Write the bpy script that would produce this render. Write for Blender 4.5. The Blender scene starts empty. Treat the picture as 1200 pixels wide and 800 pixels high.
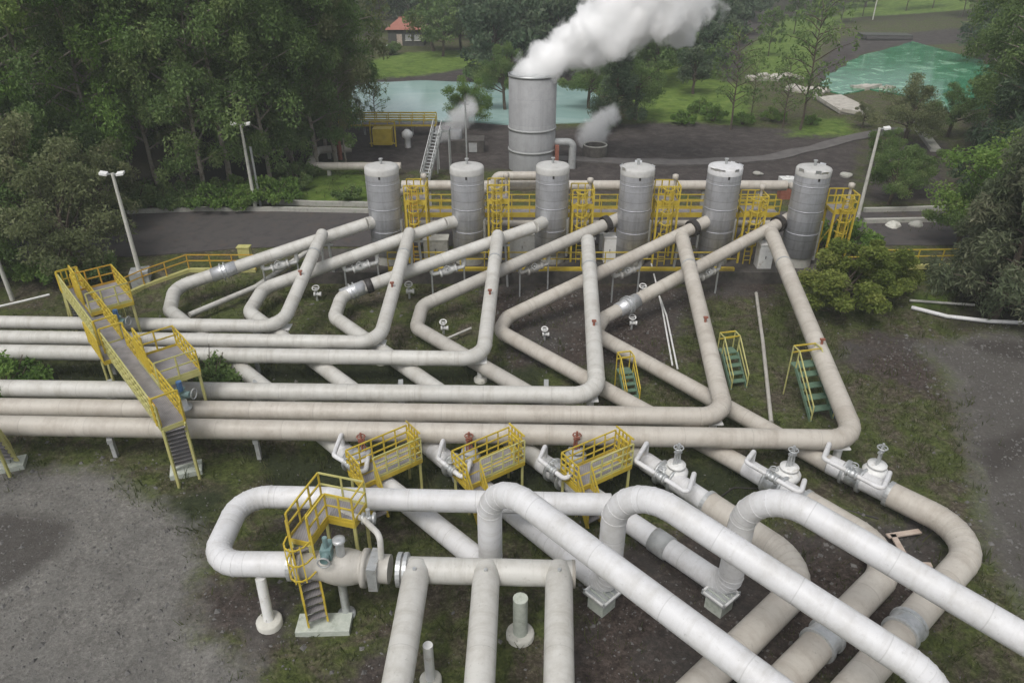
import bpy, math, random
import numpy as np
from mathutils import Vector, Matrix, noise as mnoise
R = math.radians
rng = random.Random(7)
sc = bpy.context.scene
col = sc.collection

# ------------------------------------------------------------------ camera model
F, TH, HC = 850.0, R(29.5), 20.0
ST, CT = math.sin(TH), math.cos(TH)
GZ = 0.8                                  # level of the separator terrace and everything behind it

def at(u, v, z=0.0):
    t = (v - 400) / F
    Z = (HC - z) / (ST + t * CT)
    return Vector(((u - 600) / F * Z, (CT - t * ST) * Z, z))

def at_y(u, v, Y):
    t = (v - 400) / F
    Z = Y / (CT - t * ST)
    return Vector(((u - 600) / F * Z, Y, HC - Z * (ST + t * CT)))

def proj(p):
    d = p[1] * CT + (HC - p[2]) * ST
    return 600 + F * p[0] / d, 400 + F * ((HC - p[2]) * CT - p[1] * ST) / d

# ------------------------------------------------------------------ materials
M = {}
def new_mat(name):
    m = bpy.data.materials.new(name); m.use_nodes = True
    nt = m.node_tree
    return m, nt, nt.nodes['Principled BSDF']

def N(nt, typ, **kw):
    n = nt.nodes.new(typ)
    for k, v in kw.items():
        if k in n.inputs.keys(): n.inputs[k].default_value = v
        else: setattr(n, k, v)
    return n

def ramp(nt, src, stops):
    r = nt.nodes.new('ShaderNodeValToRGB')
    el = r.color_ramp.elements
    while len(el) < len(stops): el.new(0.5)
    for e, (p, c) in zip(el, stops):
        e.position = p
        e.color = (c, c, c, 1) if isinstance(c, (int, float)) else (*c, 1)
    nt.links.new(src, r.inputs[0])
    return r

def mix(nt, fac, a, b, blend='MIX'):
    m = nt.nodes.new('ShaderNodeMix'); m.data_type = 'RGBA'; m.blend_type = blend
    for sock, val in ((m.inputs[0], fac), (m.inputs[6], a), (m.inputs[7], b)):
        if isinstance(val, bpy.types.NodeSocket): nt.links.new(val, sock)
        elif isinstance(val, (int, float)): sock.default_value = val
        else: sock.default_value = (*val, 1)
    return m.outputs[2]

def math_n(nt, op, a, b=None, c=None):
    m = nt.nodes.new('ShaderNodeMath'); m.operation = op
    for i, val in enumerate((a, b, c)):
        if val is None: continue
        if isinstance(val, bpy.types.NodeSocket): nt.links.new(val, m.inputs[i])
        else: m.inputs[i].default_value = val
    return m.outputs[0]

def simple(name, c1, c2, scale=3.0, rough=0.6, metal=0.0, bump=0.15, c3=None, detail=6, stain=None):
    m, nt, b = new_mat(name)
    tc = N(nt, 'ShaderNodeNewGeometry')
    n1 = N(nt, 'ShaderNodeTexNoise', Scale=scale, Detail=detail, Roughness=0.65)
    nt.links.new(tc.outputs['Position'], n1.inputs['Vector'])
    stops = [(0.35, c1), (0.65, c2)]
    if c3: stops = [(0.3, c1), (0.5, c2), (0.68, c3)]
    colr = ramp(nt, n1.outputs[0], stops).outputs[0]
    if stain:
        n2 = N(nt, 'ShaderNodeTexNoise', Scale=scale * 0.45, Detail=8, Roughness=0.7)
        nt.links.new(tc.outputs['Position'], n2.inputs['Vector'])
        colr = mix(nt, ramp(nt, n2.outputs[0], [(0.56, 0.0), (0.70, 0.8)]).outputs[0], colr, stain)
    nt.links.new(colr, b.inputs['Base Color'])
    b.inputs['Roughness'].default_value = rough
    b.inputs['Metallic'].default_value = metal
    if bump:
        bp = N(nt, 'ShaderNodeBump', Strength=bump, Distance=0.03)
        nt.links.new(n1.outputs[0], bp.inputs['Height'])
        nt.links.new(bp.outputs[0], b.inputs['Normal'])
    M[name] = m
    return m

def pipe_mat(name, base, alt, stain, rough=0.45, seam=1.25, metal=0.0, stain_amt=0.5, seam_amt=0.22, streak=(2.6, 0.9), streak_amt=0.5):
    """Sheet jacket round a pipe: sections of slightly different shade, thin seams, grime."""
    m, nt, b = new_mat(name)
    uv = N(nt, 'ShaderNodeUVMap')
    sep = N(nt, 'ShaderNodeSeparateXYZ'); nt.links.new(uv.outputs[0], sep.inputs[0])
    along = math_n(nt, 'DIVIDE', sep.outputs[0], seam)
    fl = math_n(nt, 'FLOOR', along); fr = math_n(nt, 'FRACT', along)
    wn = N(nt, 'ShaderNodeTexWhiteNoise'); wn.noise_dimensions = '1D'
    nt.links.new(fl, wn.inputs['W'])
    geo = N(nt, 'ShaderNodeNewGeometry')
    n1 = N(nt, 'ShaderNodeTexNoise', Scale=1.1, Detail=8, Roughness=0.7)
    nt.links.new(geo.outputs['Position'], n1.inputs['Vector'])
    n2 = N(nt, 'ShaderNodeTexNoise', Scale=7.0, Detail=5, Roughness=0.75)
    nt.links.new(geo.outputs['Position'], n2.inputs['Vector'])
    c = mix(nt, math_n(nt, 'MULTIPLY', wn.outputs[0], 0.75), base, alt)
    c = mix(nt, math_n(nt, 'MULTIPLY', ramp(nt, n1.outputs[0], [(0.46, 0.0), (0.72, 1.0)]).outputs[0], stain_amt), c, stain)
    c = mix(nt, ramp(nt, n2.outputs[0], [(0.60, 0.0), (0.74, 0.45)]).outputs[0], c, tuple(x * 0.55 for x in stain))
    mp = N(nt, 'ShaderNodeMapping'); mp.inputs['Scale'].default_value = (*streak, 1); nt.links.new(uv.outputs[0], mp.inputs[0])
    n3 = N(nt, 'ShaderNodeTexNoise', Scale=1.0, Detail=6, Roughness=0.7); nt.links.new(mp.outputs[0], n3.inputs['Vector'])
    c = mix(nt, ramp(nt, n3.outputs[0], [(0.50, 0.0), (0.75, streak_amt)]).outputs[0], c, stain)
    sm = math_n(nt, 'LESS_THAN', fr, 0.03 / seam)
    c = mix(nt, math_n(nt, 'MULTIPLY', sm, seam_amt), c, tuple(x * 0.45 for x in stain))
    nt.links.new(c, b.inputs['Base Color'])
    rr = ramp(nt, n2.outputs[0], [(0.3, rough - 0.1), (0.7, rough + 0.2)])
    nt.links.new(rr.outputs[0], b.inputs['Roughness'])
    b.inputs['Metallic'].default_value = metal
    bp = N(nt, 'ShaderNodeBump', Strength=0.25, Distance=0.02)
    hgt = math_n(nt, 'SUBTRACT', n1.outputs[0], sm)
    nt.links.new(hgt, bp.inputs['Height']); nt.links.new(bp.outputs[0], b.inputs['Normal'])
    M[name] = m

pipe_mat('pipe_white', (0.60, 0.59, 0.55), (0.52, 0.51, 0.475), (0.31, 0.285, 0.235), seam=3.1)
pipe_mat('pipe_clean', (0.73, 0.73, 0.735), (0.65, 0.65, 0.655), (0.41, 0.395, 0.36), stain_amt=0.5, seam=2.4)
pipe_mat('pipe_beige', (0.55, 0.515, 0.455), (0.475, 0.44, 0.385), (0.29, 0.245, 0.195), seam=2.8)
pipe_mat('pipe_dusty', (0.50, 0.48, 0.435), (0.45, 0.43, 0.39), (0.29, 0.26, 0.22), seam=2.8)
pipe_mat('jacket_metal', (0.74, 0.75, 0.77), (0.62, 0.63, 0.65), (0.45, 0.44, 0.43), rough=0.32, metal=0.55, seam=0.5)
pipe_mat('tank_metal', (0.56, 0.57, 0.60), (0.45, 0.46, 0.49), (0.30, 0.30, 0.31), rough=0.42, metal=0.35, seam=0.62, stain_amt=0.6, seam_amt=0.5, streak=(0.22, 16), streak_amt=0.95)
pipe_mat('tank_top', (0.58, 0.575, 0.55), (0.50, 0.495, 0.475), (0.34, 0.33, 0.31), rough=0.5, stain_amt=0.6)
pipe_mat('silencer_steel', (0.33, 0.335, 0.34), (0.29, 0.295, 0.30), (0.22, 0.22, 0.22), rough=0.6, seam=2.2, stain_amt=0.7, streak=(0.10, 14), streak_amt=0.8)
simple('yellow', (0.50, 0.37, 0.035), (0.60, 0.46, 0.06), 2.2, 0.5, stain=(0.24, 0.17, 0.07))
simple('yellow_pale', (0.46, 0.44, 0.15), (0.54, 0.51, 0.22), 2.2, 0.55, stain=(0.24, 0.22, 0.12))
simple('orange', (0.52, 0.28, 0.03), (0.56, 0.36, 0.05), 5, 0.5)
simple('green_paint', (0.10, 0.18, 0.12), (0.15, 0.23, 0.16), 5, 0.55, stain=(0.16, 0.17, 0.10))
simple('teal_paint', (0.13, 0.22, 0.22), (0.22, 0.31, 0.31), 5, 0.5)
simple('blue_paint', (0.05, 0.12, 0.28), (0.08, 0.18, 0.34), 5, 0.5)
simple('red_rust', (0.24, 0.08, 0.05), (0.32, 0.13, 0.09), 6, 0.8)
simple('black_metal', (0.025, 0.022, 0.022), (0.05, 0.045, 0.04), 6, 0.55)
simple('galv', (0.48, 0.50, 0.50), (0.60, 0.61, 0.61), 6, 0.42, 0.5, stain=(0.33, 0.31, 0.28))
simple('white_paint', (0.72, 0.72, 0.70), (0.80, 0.80, 0.78), 5, 0.45, stain=(0.45, 0.42, 0.36))
simple('grey_paint', (0.34, 0.35, 0.35), (0.42, 0.43, 0.42), 4, 0.55, stain=(0.22, 0.20, 0.18))
simple('concrete', (0.33, 0.32, 0.29), (0.44, 0.43, 0.39), 4, 0.9, c3=(0.36, 0.38, 0.32), stain=(0.17, 0.18, 0.14))
simple('concrete_pale', (0.52, 0.51, 0.46), (0.62, 0.61, 0.55), 4, 0.9, stain=(0.30, 0.30, 0.25))
simple('concrete_green', (0.42, 0.46, 0.40), (0.55, 0.58, 0.52), 5, 0.9, stain=(0.24, 0.27, 0.20))
simple('concrete_dark', (0.055, 0.05, 0.045), (0.10, 0.09, 0.08), 2.5, 0.95, stain=(0.04, 0.05, 0.03))
simple('asphalt', (0.050, 0.045, 0.044), (0.075, 0.068, 0.066), 1.2, 0.9, c3=(0.085, 0.072, 0.066), stain=(0.10, 0.075, 0.06))
simple('roof_tile', (0.30, 0.115, 0.085), (0.37, 0.16, 0.12), 3, 0.8)
simple('dark_wall', (0.06, 0.06, 0.055), (0.10, 0.10, 0.09), 2, 0.85)
simple('bark_pale', (0.22, 0.19, 0.15), (0.32, 0.29, 0.24), 2.5, 0.9, bump=0.5, c3=(0.16, 0.12, 0.09))
simple('bark_dark', (0.07, 0.055, 0.04), (0.12, 0.095, 0.07), 2.5, 0.9, bump=0.5)
simple('wood', (0.42, 0.33, 0.27), (0.55, 0.46, 0.39), 4, 0.85)
simple('rock', (0.11, 0.105, 0.10), (0.19, 0.185, 0.175), 3, 0.95, bump=0.6)
simple('debris', (0.40, 0.37, 0.32), (0.55, 0.52, 0.46), 1.2, 0.9, bump=0.5, stain=(0.2, 0.17, 0.13))

def grate_mat():
    m, nt, b = new_mat('grating')
    geo = N(nt, 'ShaderNodeNewGeometry')
    w = N(nt, 'ShaderNodeTexNoise', Scale=2.0, Detail=4)
    nt.links.new(geo.outputs['Position'], w.inputs['Vector'])
    tc = N(nt, 'ShaderNodeTexCoord')
    br = N(nt, 'ShaderNodeTexWave', Scale=4.0); br.wave_type = 'BANDS'; br.bands_direction = 'X'
    nt.links.new(tc.outputs['Object'], br.inputs['Vector'])
    c = ramp(nt, w.outputs[0], [(0.35, (0.22, 0.21, 0.215)), (0.65, (0.33, 0.315, 0.32))]).outputs[0]
    c = mix(nt, math_n(nt, 'MULTIPLY', br.outputs['Fac'], 0.35), c, (0.13, 0.125, 0.125))
    nt.links.new(c, b.inputs['Base Color']); b.inputs['Roughness'].default_value = 0.75
    M['grating'] = m
grate_mat()

def leaf_mat(name, dark, light, odd, rough=0.6):
    m, nt, b = new_mat(name)
    a = N(nt, 'ShaderNodeAttribute', attribute_name='tint')
    oi = N(nt, 'ShaderNodeObjectInfo')
    s = math_n(nt, 'ADD', math_n(nt, 'MULTIPLY', a.outputs['Fac'], 0.75), math_n(nt, 'MULTIPLY', oi.outputs['Random'], 0.25))
    c = ramp(nt, s, [(0.0, dark), (0.62, light), (1.0, odd)]).outputs[0]
    nt.links.new(c, b.inputs['Base Color'])
    b.inputs['Roughness'].default_value = rough
    b.inputs['Specular IOR Level'].default_value = 0.25
    tr = nt.nodes.new('ShaderNodeBsdfTranslucent'); nt.links.new(c, tr.inputs[0])
    mx = nt.nodes.new('ShaderNodeMixShader'); mx.inputs[0].default_value = 0.4
    nt.links.new(b.outputs[0], mx.inputs[1]); nt.links.new(tr.outputs[0], mx.inputs[2])
    nt.links.new(mx.outputs[0], nt.nodes['Material Output'].inputs[0])
    M[name] = m
leaf_mat('leaf_euc', (0.085, 0.150, 0.045), (0.175, 0.260, 0.085), (0.30, 0.36, 0.14))
leaf_mat('leaf_brown', (0.120, 0.150, 0.062), (0.215, 0.245, 0.115), (0.31, 0.285, 0.165))
leaf_mat('leaf_bright', (0.090, 0.170, 0.036), (0.175, 0.290, 0.065), (0.29, 0.36, 0.11))
leaf_mat('leaf_bush', (0.085, 0.130, 0.026), (0.185, 0.235, 0.050), (0.31, 0.33, 0.09))
leaf_mat('leaf_dark', (0.048, 0.085, 0.046), (0.105, 0.155, 0.085), (0.18, 0.215, 0.13))
leaf_mat('leaf_grey', (0.078, 0.108, 0.058), (0.150, 0.185, 0.100), (0.23, 0.235, 0.150))
leaf_mat('grass_blade', (0.045, 0.058, 0.018), (0.085, 0.105, 0.034), (0.14, 0.14, 0.06))

# ------------------------------------------------------------------ mesh builder
class MB:
    def __init__(s):
        s.v, s.f, s.uv, s.sm = [], [], [], []
    def add(s, verts, faces, uvs=None, smooth=False):
        o = len(s.v); s.v += [tuple(p) for p in verts]
        for i, f in enumerate(faces):
            s.f.append([o + k for k in f])
            s.uv.append(uvs[i] if uvs else [(0.3, 0.3)] * len(f))
            s.sm.append(smooth)
    def frame_box(s, c, X, Y, Z, bev=0.0):
        """box centred at c with half axis vectors X, Y, Z"""
        c, X, Y, Z = Vector(c), Vector(X), Vector(Y), Vector(Z)
        vs = [c + X * a + Y * b + Z * d for a in (-1, 1) for b in (-1, 1) for d in (-1, 1)]
        s.add(vs, [(0, 1, 3, 2), (4, 6, 7, 5), (0, 4, 5, 1), (2, 3, 7, 6), (0, 2, 6, 4), (1, 5, 7, 3)])
    def box(s, c, size, rz=0.0):
        a = Matrix.Rotation(rz, 3, 'Z')
        s.frame_box(c, a @ Vector((size[0] / 2, 0, 0)), a @ Vector((0, size[1] / 2, 0)), Vector((0, 0, size[2] / 2)))
    def bar(s, p, q, w, h=None, up=Vector((0, 0, 1))):
        p, q = Vector(p), Vector(q); h = h or w
        d = q - p
        if d.length < 1e-6: return
        dn = d.normalized()
        if abs(dn.dot(up)) > 0.97: up = Vector((1, 0, 0))
        sx = dn.cross(up).normalized(); uz = sx.cross(dn).normalized()
        s.frame_box((p + q) / 2, d / 2, sx * w / 2, uz * h / 2)
    def tube(s, path, r, n=20, cap=True, radii=None, smooth=True):
        P = [Vector(p) for p in path]
        T = []
        for i in range(len(P)):
            a = P[max(i - 1, 0)]; b = P[min(i + 1, len(P) - 1)]
            T.append((b - a).normalized())
        up = Vector((0, 0, 1)) if abs(T[0].z) < 0.95 else Vector((1, 0, 0))
        nx = T[0].cross(up).normalized()
        vs, L = [], [0.0]
        for i in range(len(P)):
            if i:
                L.append(L[-1] + (P[i] - P[i - 1]).length)
                nx = (nx - T[i] * nx.dot(T[i])).normalized()
            ny = T[i].cross(nx)
            rr = radii[i] if radii else r
            for k in range(n):
                a = 2 * math.pi * k / n
                vs.append(P[i] + nx * (rr * math.cos(a)) + ny * (rr * math.sin(a)))
        fs, uv = [], []
        for i in range(len(P) - 1):
            for k in range(n):
                k2 = (k + 1) % n
                fs.append((i * n + k, i * n + k2, (i + 1) * n + k2, (i + 1) * n + k))
                uv.append([(L[i], k / n), (L[i], (k + 1) / n), (L[i + 1], (k + 1) / n), (L[i + 1], k / n)])
        s.add(vs, fs, uv, smooth)
        if cap:
            s.add(vs[:n], [tuple(range(n))]); s.add(vs[-n:], [tuple(reversed(range(n)))])
    def gores(s, path, r, n=22):
        last = -9
        for i in range(1, len(path) - 1):
            a, b = (Vector(path[i]) - Vector(path[i - 1])), (Vector(path[i + 1]) - Vector(path[i]))
            if a.length < 1e-6 or b.length < 1e-6: continue
            if a.angle(b) > .05 and i - last >= 2:
                last = i; d = (a.normalized() + b.normalized()).normalized(); c = Vector(path[i])
                s.lathe(c - d * .022, d, [(0, r - .02), (0, r + .011), (.044, r + .011), (.044, r - .02)], n, False)
    def cyl(s, p, q, r, r2=None, n=20, smooth=True):
        s.tube([p, q], r, n, True, [r, r if r2 is None else r2], smooth)
    def lathe(s, base, axis, prof, n=24, smooth=True):
        """prof: list of (distance along axis, radius)"""
        base, axis = Vector(base), Vector(axis).normalized()
        up = Vector((0, 0, 1)) if abs(axis.z) < 0.95 else Vector((1, 0, 0))
        nx = axis.cross(up).normalized(); ny = axis.cross(nx)
        vs, fs, uv = [], [], []
        for d, r in prof:
            for k in range(n):
                a = 2 * math.pi * k / n
                vs.append(base + axis * d + nx * (r * math.cos(a)) + ny * (r * math.sin(a)))
        acc = 0
        for i in range(len(prof) - 1):
            l = math.hypot(prof[i + 1][0] - prof[i][0], prof[i + 1][1] - prof[i][1])
            for k in range(n):
                k2 = (k + 1) % n
                fs.append((i * n + k, i * n + k2, (i + 1) * n + k2, (i + 1) * n + k))
                uv.append([(acc, k / n), (acc, (k + 1) / n), (acc + l, (k + 1) / n), (acc + l, k / n)])
            acc += l
        s.add(vs, fs, uv, smooth)
        if prof[0][1] > 1e-4: s.add(vs[:n], [tuple(reversed(range(n)))])
        if prof[-1][1] > 1e-4: s.add(vs[-n:], [tuple(range(n))])
    def ring(s, c, axis, r, w=0.1, t=0.05, n=24):
        s.lathe(Vector(c) - Vector(axis).normalized() * w / 2, axis, [(0, r * 0.5), (0, r + t), (w, r + t), (w, r * 0.5)], n, False)
    def torus(s, c, axis, r, t, n=18, m=6):
        axis = Vector(axis).normalized()
        up = Vector((0, 0, 1)) if abs(axis.z) < 0.95 else Vector((1, 0, 0))
        nx = axis.cross(up).normalized(); ny = axis.cross(nx); c = Vector(c)
        vs, fs = [], []
        for i in range(n):
            a = 2 * math.pi * i / n; d = nx * math.cos(a) + ny * math.sin(a)
            for j in range(m):
                b = 2 * math.pi * j / m
                vs.append(c + d * (r + t * math.cos(b)) + axis * (t * math.sin(b)))
        for i in range(n):
            for j in range(m):
                fs.append((i * m + j, ((i + 1) % n) * m + j, ((i + 1) % n) * m + (j + 1) % m, i * m + (j + 1) % m))
        s.add(vs, fs, None, True)
    def prism(s, poly, z0, z1):
        n = len(poly)
        a = sum(poly[i][0] * poly[(i + 1) % n][1] - poly[(i + 1) % n][0] * poly[i][1] for i in range(n))
        if a < 0: poly = poly[::-1]
        vs = [(p[0], p[1], z0) for p in poly] + [(p[0], p[1], z1) for p in poly]
        fs = [tuple(range(n, 2 * n)), tuple(reversed(range(n)))]
        fs += [(i, (i + 1) % n, n + (i + 1) % n, n + i) for i in range(n)]
        s.add(vs, fs)
    def build(s, name, mat, parent=None, loc=None):
        org = Vector(loc) if loc is not None else (parent_origin(parent) if parent else Vector((0, 0, 0)))
        me = bpy.data.meshes.new(name)
        me.from_pydata([(x - org.x, y - org.y, z - org.z) for x, y, z in s.v], [], s.f)
        ul = me.uv_layers.new(name='UVMap')
        flat = [c for f in s.uv for uv in f for c in uv]
        ul.data.foreach_set('uv', flat)
        me.polygons.foreach_set('use_smooth', s.sm)
        me.materials.append(M[mat] if isinstance(mat, str) else mat)
        me.update()
        o = bpy.data.objects.new(name, me); col.objects.link(o)
        if parent: o.parent = parent
        elif loc is not None: o.location = org
        return o

def parent_origin(p):
    org = Vector(p.location)
    while p.parent: p = p.parent; org += Vector(p.location)
    return org

def tag(o, label=None, cat=None, group=None, kind=None):
    if label: o['label'] = label
    if cat: o['category'] = cat
    if group: o['group'] = group
    if kind: o['kind'] = kind
    return o

def thing(name, label, cat, loc=(0, 0, 0), group=None):
    o = bpy.data.objects.new(name, None); col.objects.link(o)
    o.empty_display_size = 0.3; o.location = loc
    return tag(o, label, cat, group)

def copy_tree(o, parent=None):
    c = o.copy(); col.objects.link(c)
    if parent: c.parent = parent
    for ch in list(o.children): copy_tree(ch, c)
    return c

def fillet(pts, rads, seg=10):
    P = [Vector(p) for p in pts]; out = [P[0]]
    for i in range(1, len(P) - 1):
        r = rads[i - 1] if isinstance(rads, (list, tuple)) else rads
        a = (P[i - 1] - P[i]); b = (P[i + 1] - P[i])
        la, lb = a.length, b.length; a.normalize(); b.normalize()
        ang = a.angle(b)
        if r <= 0 or ang > math.pi - 0.02: out.append(P[i]); continue
        d = min(r / math.tan(ang / 2), la * 0.49 if i > 1 else la * 0.95, lb * 0.49 if i < len(P) - 2 else lb * 0.95)
        r = d * math.tan(ang / 2)
        bis = (a + b).normalized(); c = P[i] + bis * (r / math.sin(ang / 2))
        s0 = P[i] + a * d - c; s1 = P[i] + b * d - c
        tot = s0.angle(s1)
        for k in range(seg + 1):
            t = k / seg
            out.append(c + (s0 * math.sin((1 - t) * tot) + s1 * math.sin(t * tot)) / math.sin(tot))
    out.append(P[-1])
    # subdivide long straights so the jacket reads evenly
    res = [out[0]]
    for a, b in zip(out, out[1:]):
        n = max(1, int((b - a).length / 2.5))
        for k in range(1, n + 1): res.append(a.lerp(b, k / n))
    return res

def along(path, f):
    """point and direction at fraction f of a polyline"""
    L = [(b - a).length for a, b in zip(path, path[1:])]; s = f * sum(L)
    for (a, b), l in zip(zip(path, path[1:]), L):
        if s <= l or (a, b) == (path[-2], path[-1]): return a.lerp(b, min(s / l, 1)), (b - a).normalized()
        s -= l
    return path[-1], (path[-1] - path[-2]).normalized()

def nearest_px(path, u, v):
    """point on a path that the photograph shows nearest to (u, v)"""
    best = None
    for a, b in zip(path, path[1:]):
        for k in range(12):
            p = a.lerp(b, k / 12); x, y = proj(p); d = (x - u) ** 2 + (y - v) ** 2
            if best is None or d < best[0]: best = (d, p, (b - a).normalized())
    return best[1], best[2]

# ------------------------------------------------------------------ world, sun, camera
w = bpy.data.worlds.new('World'); sc.world = w; w.use_nodes = True
wn = w.node_tree; bg = wn.nodes['Background']
sky = wn.nodes.new('ShaderNodeTexSky'); sky.sky_type = 'NISHITA'; sky.sun_disc = False
SUN_EL, SUN_AZ = R(58), R(-150)
sky.sun_elevation = SUN_EL; sky.sun_rotation = SUN_AZ; sky.air_density = 1.0; sky.dust_density = 4.0
hs = wn.nodes.new('ShaderNodeHueSaturation'); hs.inputs['Saturation'].default_value = 0.30
wn.links.new(sky.outputs[0], hs.inputs['Color']); wn.links.new(hs.outputs[0], bg.inputs[0])
bg.inputs[1].default_value = 0.11
sl = bpy.data.lights.new('sun', 'SUN'); sl.energy = 1.1; sl.angle = R(24); sl.color = (1.0, 0.97, 0.93)
so = bpy.data.objects.new('sun', sl); col.objects.link(so)
sdir = Vector((math.cos(SUN_EL) * math.sin(SUN_AZ), math.cos(SUN_EL) * math.cos(SUN_AZ), math.sin(SUN_EL)))
so.rotation_euler = sdir.to_track_quat('Z', 'Y').to_euler(); so.location = (0, 0, 60)
cd = bpy.data.cameras.new('camera'); cam = bpy.data.objects.new('camera', cd); col.objects.link(cam)
cam.location = (0, 0, HC); cam.rotation_euler = (math.pi / 2 - TH, 0, 0)
cd.sensor_fit = 'HORIZONTAL'; cd.sensor_width = 36; cd.lens = F / 1200 * 36; cd.clip_end = 3000
sc.camera = cam
sc.view_settings.view_transform = 'Standard'; sc.view_settings.look = 'None'
sc.view_settings.exposure = 0.3; sc.view_settings.gamma = 1.0
sc.render.engine = 'CYCLES'
sc.cycles.volume_bounces = 48; sc.cycles.max_bounces = 48; sc.cycles.diffuse_bounces = 4; sc.cycles.transmission_bounces = 6; sc.cycles.glossy_bounces = 3
sc.cycles.use_denoising = True

# ------------------------------------------------------------------ ground
def poly_sd(px, py, poly):
    """signed distance (positive inside) of many points to one polygon"""
    n = len(poly); d = np.full(px.shape, 1e9); ins = np.zeros(px.shape, bool)
    for i in range(n):
        x1, y1 = poly[i]; x2, y2 = poly[(i + 1) % n]
        ex, ey = x2 - x1, y2 - y1
        t = np.clip(((px - x1) * ex + (py - y1) * ey) / (ex * ex + ey * ey + 1e-9), 0, 1)
        d = np.minimum(d, np.hypot(px - x1 - t * ex, py - y1 - t * ey))
        c = ((y1 > py) != (y2 > py)) & (px < (x2 - x1) * (py - y1) / (y2 - y1 + 1e-12) + x1)
        ins ^= c
    return np.where(ins, d, -d)

def wpoly(pts, z=0.0):
    return [(p.x, p.y) for p in (at(u, v, z) for u, v in pts)]

def steps(segs):
    out = []
    for a, b, s in segs:
        out += list(np.arange(a, b, s))
    return np.array(out + [segs[-1][1]])
gx = steps([(-500, -200, 50), (-200, -70, 6), (-70, -34, 1.5), (-34, 34, 0.36), (34, 70, 1.5), (70, 200, 6), (200, 500, 50)])
gy = steps([(-60, 6, 6), (6, 42.6, 0.36), (42.6, 43.4, 0.1), (43.4, 60, 0.5), (60, 115, 1.1), (115, 220, 3), (220, 500, 14), (500, 700, 50)])
X, Y = np.meshgrid(gx, gy)
def sstep(a, b, x):
    t = np.clip((x - a) / (b - a), 0, 1); return t * t * (3 - 2 * t)
nz = np.array([[mnoise.fractal(Vector((x * .35, y * .35, 0)), 1.0, 2.0, 4) if abs(x) < 90 and y < 130 else 0 for x in gx] for y in gy])
step_sharp = sstep(42.95, 43.12, Y); step_soft = sstep(40, 45, Y)
wall = sstep(-15, -12.5, X) * (1 - sstep(24, 27, X))
Zg = GZ * (step_sharp * wall + step_soft * (1 - wall))
pipe_bed = ((np.abs(X) < 34) & (Y < 42.5)).astype(float)
Zg += nz * (0.07 * pipe_bed + 0.03 * (1 - pipe_bed) * (Y < 130)) * np.where(np.abs(Y - 43.2) < 1.0, 0, 1)
Zg += 52 * sstep(215, 520, Y) + 10 * sstep(70, 200, np.abs(X)) * sstep(60, 140, Y)
def dip(u, v, r, h, z=0):
    p = at(u, v, z); return h * np.exp(-(((X - p.x) ** 2 + (Y - p.y) ** 2) / (r * r)))
Zg += dip(350, 545, 2.2, -0.55) + dip(440, 560, 2.4, -0.35) + dip(290, 730, 1.5, 0.22) + dip(870, 650, 2.2, -0.2) + dip(770, 670, 1.6, 0.2) + dip(1060, 650, 1.5, -0.25)
soft = 1.6
def region(polys, z=0.0, s=soft):
    out = np.zeros(X.shape)
    for pts in polys:
        out = np.maximum(out, np.clip(0.5 + poly_sd(X, Y, wpoly(pts, z)) / (2 * s), 0, 1))
    return out
gravel = region([[(-260, 556), (60, 548), (120, 552), (165, 575), (222, 612), (238, 660), (222, 700), (238, 745), (300, 780), (330, 880), (-300, 880)],
                 [(1075, 405), (1112, 440), (1128, 500), (1150, 600), (1160, 650), (1196, 700), (1260, 770), (1700, 800), (1700, 400), (1180, 388)]])
track = region([[(-200, 620), (30, 600), (86, 612), (70, 650), (0, 690), (-200, 740)], [(1120, 400), (1300, 402), (1300, 440), (1180, 420)],
                [(1150, 520), (1290, 470), (1300, 490), (1160, 560)]], s=1.0)
dull = region([[(1075, 405), (1112, 440), (1128, 500), (1150, 600), (1160, 650), (1196, 700), (1260, 770), (1700, 800), (1700, 400), (1180, 388)]], s=2.5)
soil = region([[(235, 688), (345, 680), (352, 745), (300, 768), (246, 752)], [(690, 640), (900, 620), (1090, 600), (1120, 660), (1060, 760), (900, 850), (640, 850), (665, 740)],
               [(330, 870), (420, 770), (470, 740), (470, 870)], [(830, 325), (915, 325), (905, 350), (800, 352)], [(1020, 385), (1080, 395), (1105, 470), (1020, 440), (970, 420)], [(330,590),(420,590),(400,640),(345,640)],
               [(560, 330), (820, 335), (780, 430), (600, 430)]], s=1.3)
wet = region([[(290, 525), (470, 525), (480, 570), (330, 572)], [(500, 540), (900, 545), (880, 600), (520, 600)], [(20, 425), (640, 425), (640, 455), (20, 455)], [(180, 585), (270, 570), (240, 620), (205, 640)]], s=1.2)  # darker green ground between and in front of the pipe banks
bright = region([[(292, 238), (300, 210), (360, 205), (430, 205), (436, 238)], [(300, 222), (428, 205), (428, 190), (330, 192)]], GZ, 1.2)
bright = np.maximum(bright, region([[(420, 94), (424, 74), (470, 62), (560, 58), (566, 76), (500, 88)], [(738, 88), (790, 64), (840, 60), (850, 110), (800, 146), (745, 140)],
                [(870, 60), (920, 22), (990, 20), (960, 50), (950, 92), (890, 96)], [(985, 22), (990, 10), (1140, 10), (1140, 24)], [(925, 160), (940, 140), (985, 138), (1005, 158)],
                [(775, 140), (820, 92), (880, 100), (880, 148)]], GZ, 2.5))
bright = np.maximum(bright, 0.6 * region([[(1020, 244), (1105, 244), (1110, 274), (1020, 276)], [(1065, 330), (1125, 330), (1125, 352), (1060, 350)]], GZ, 0.8))
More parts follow.
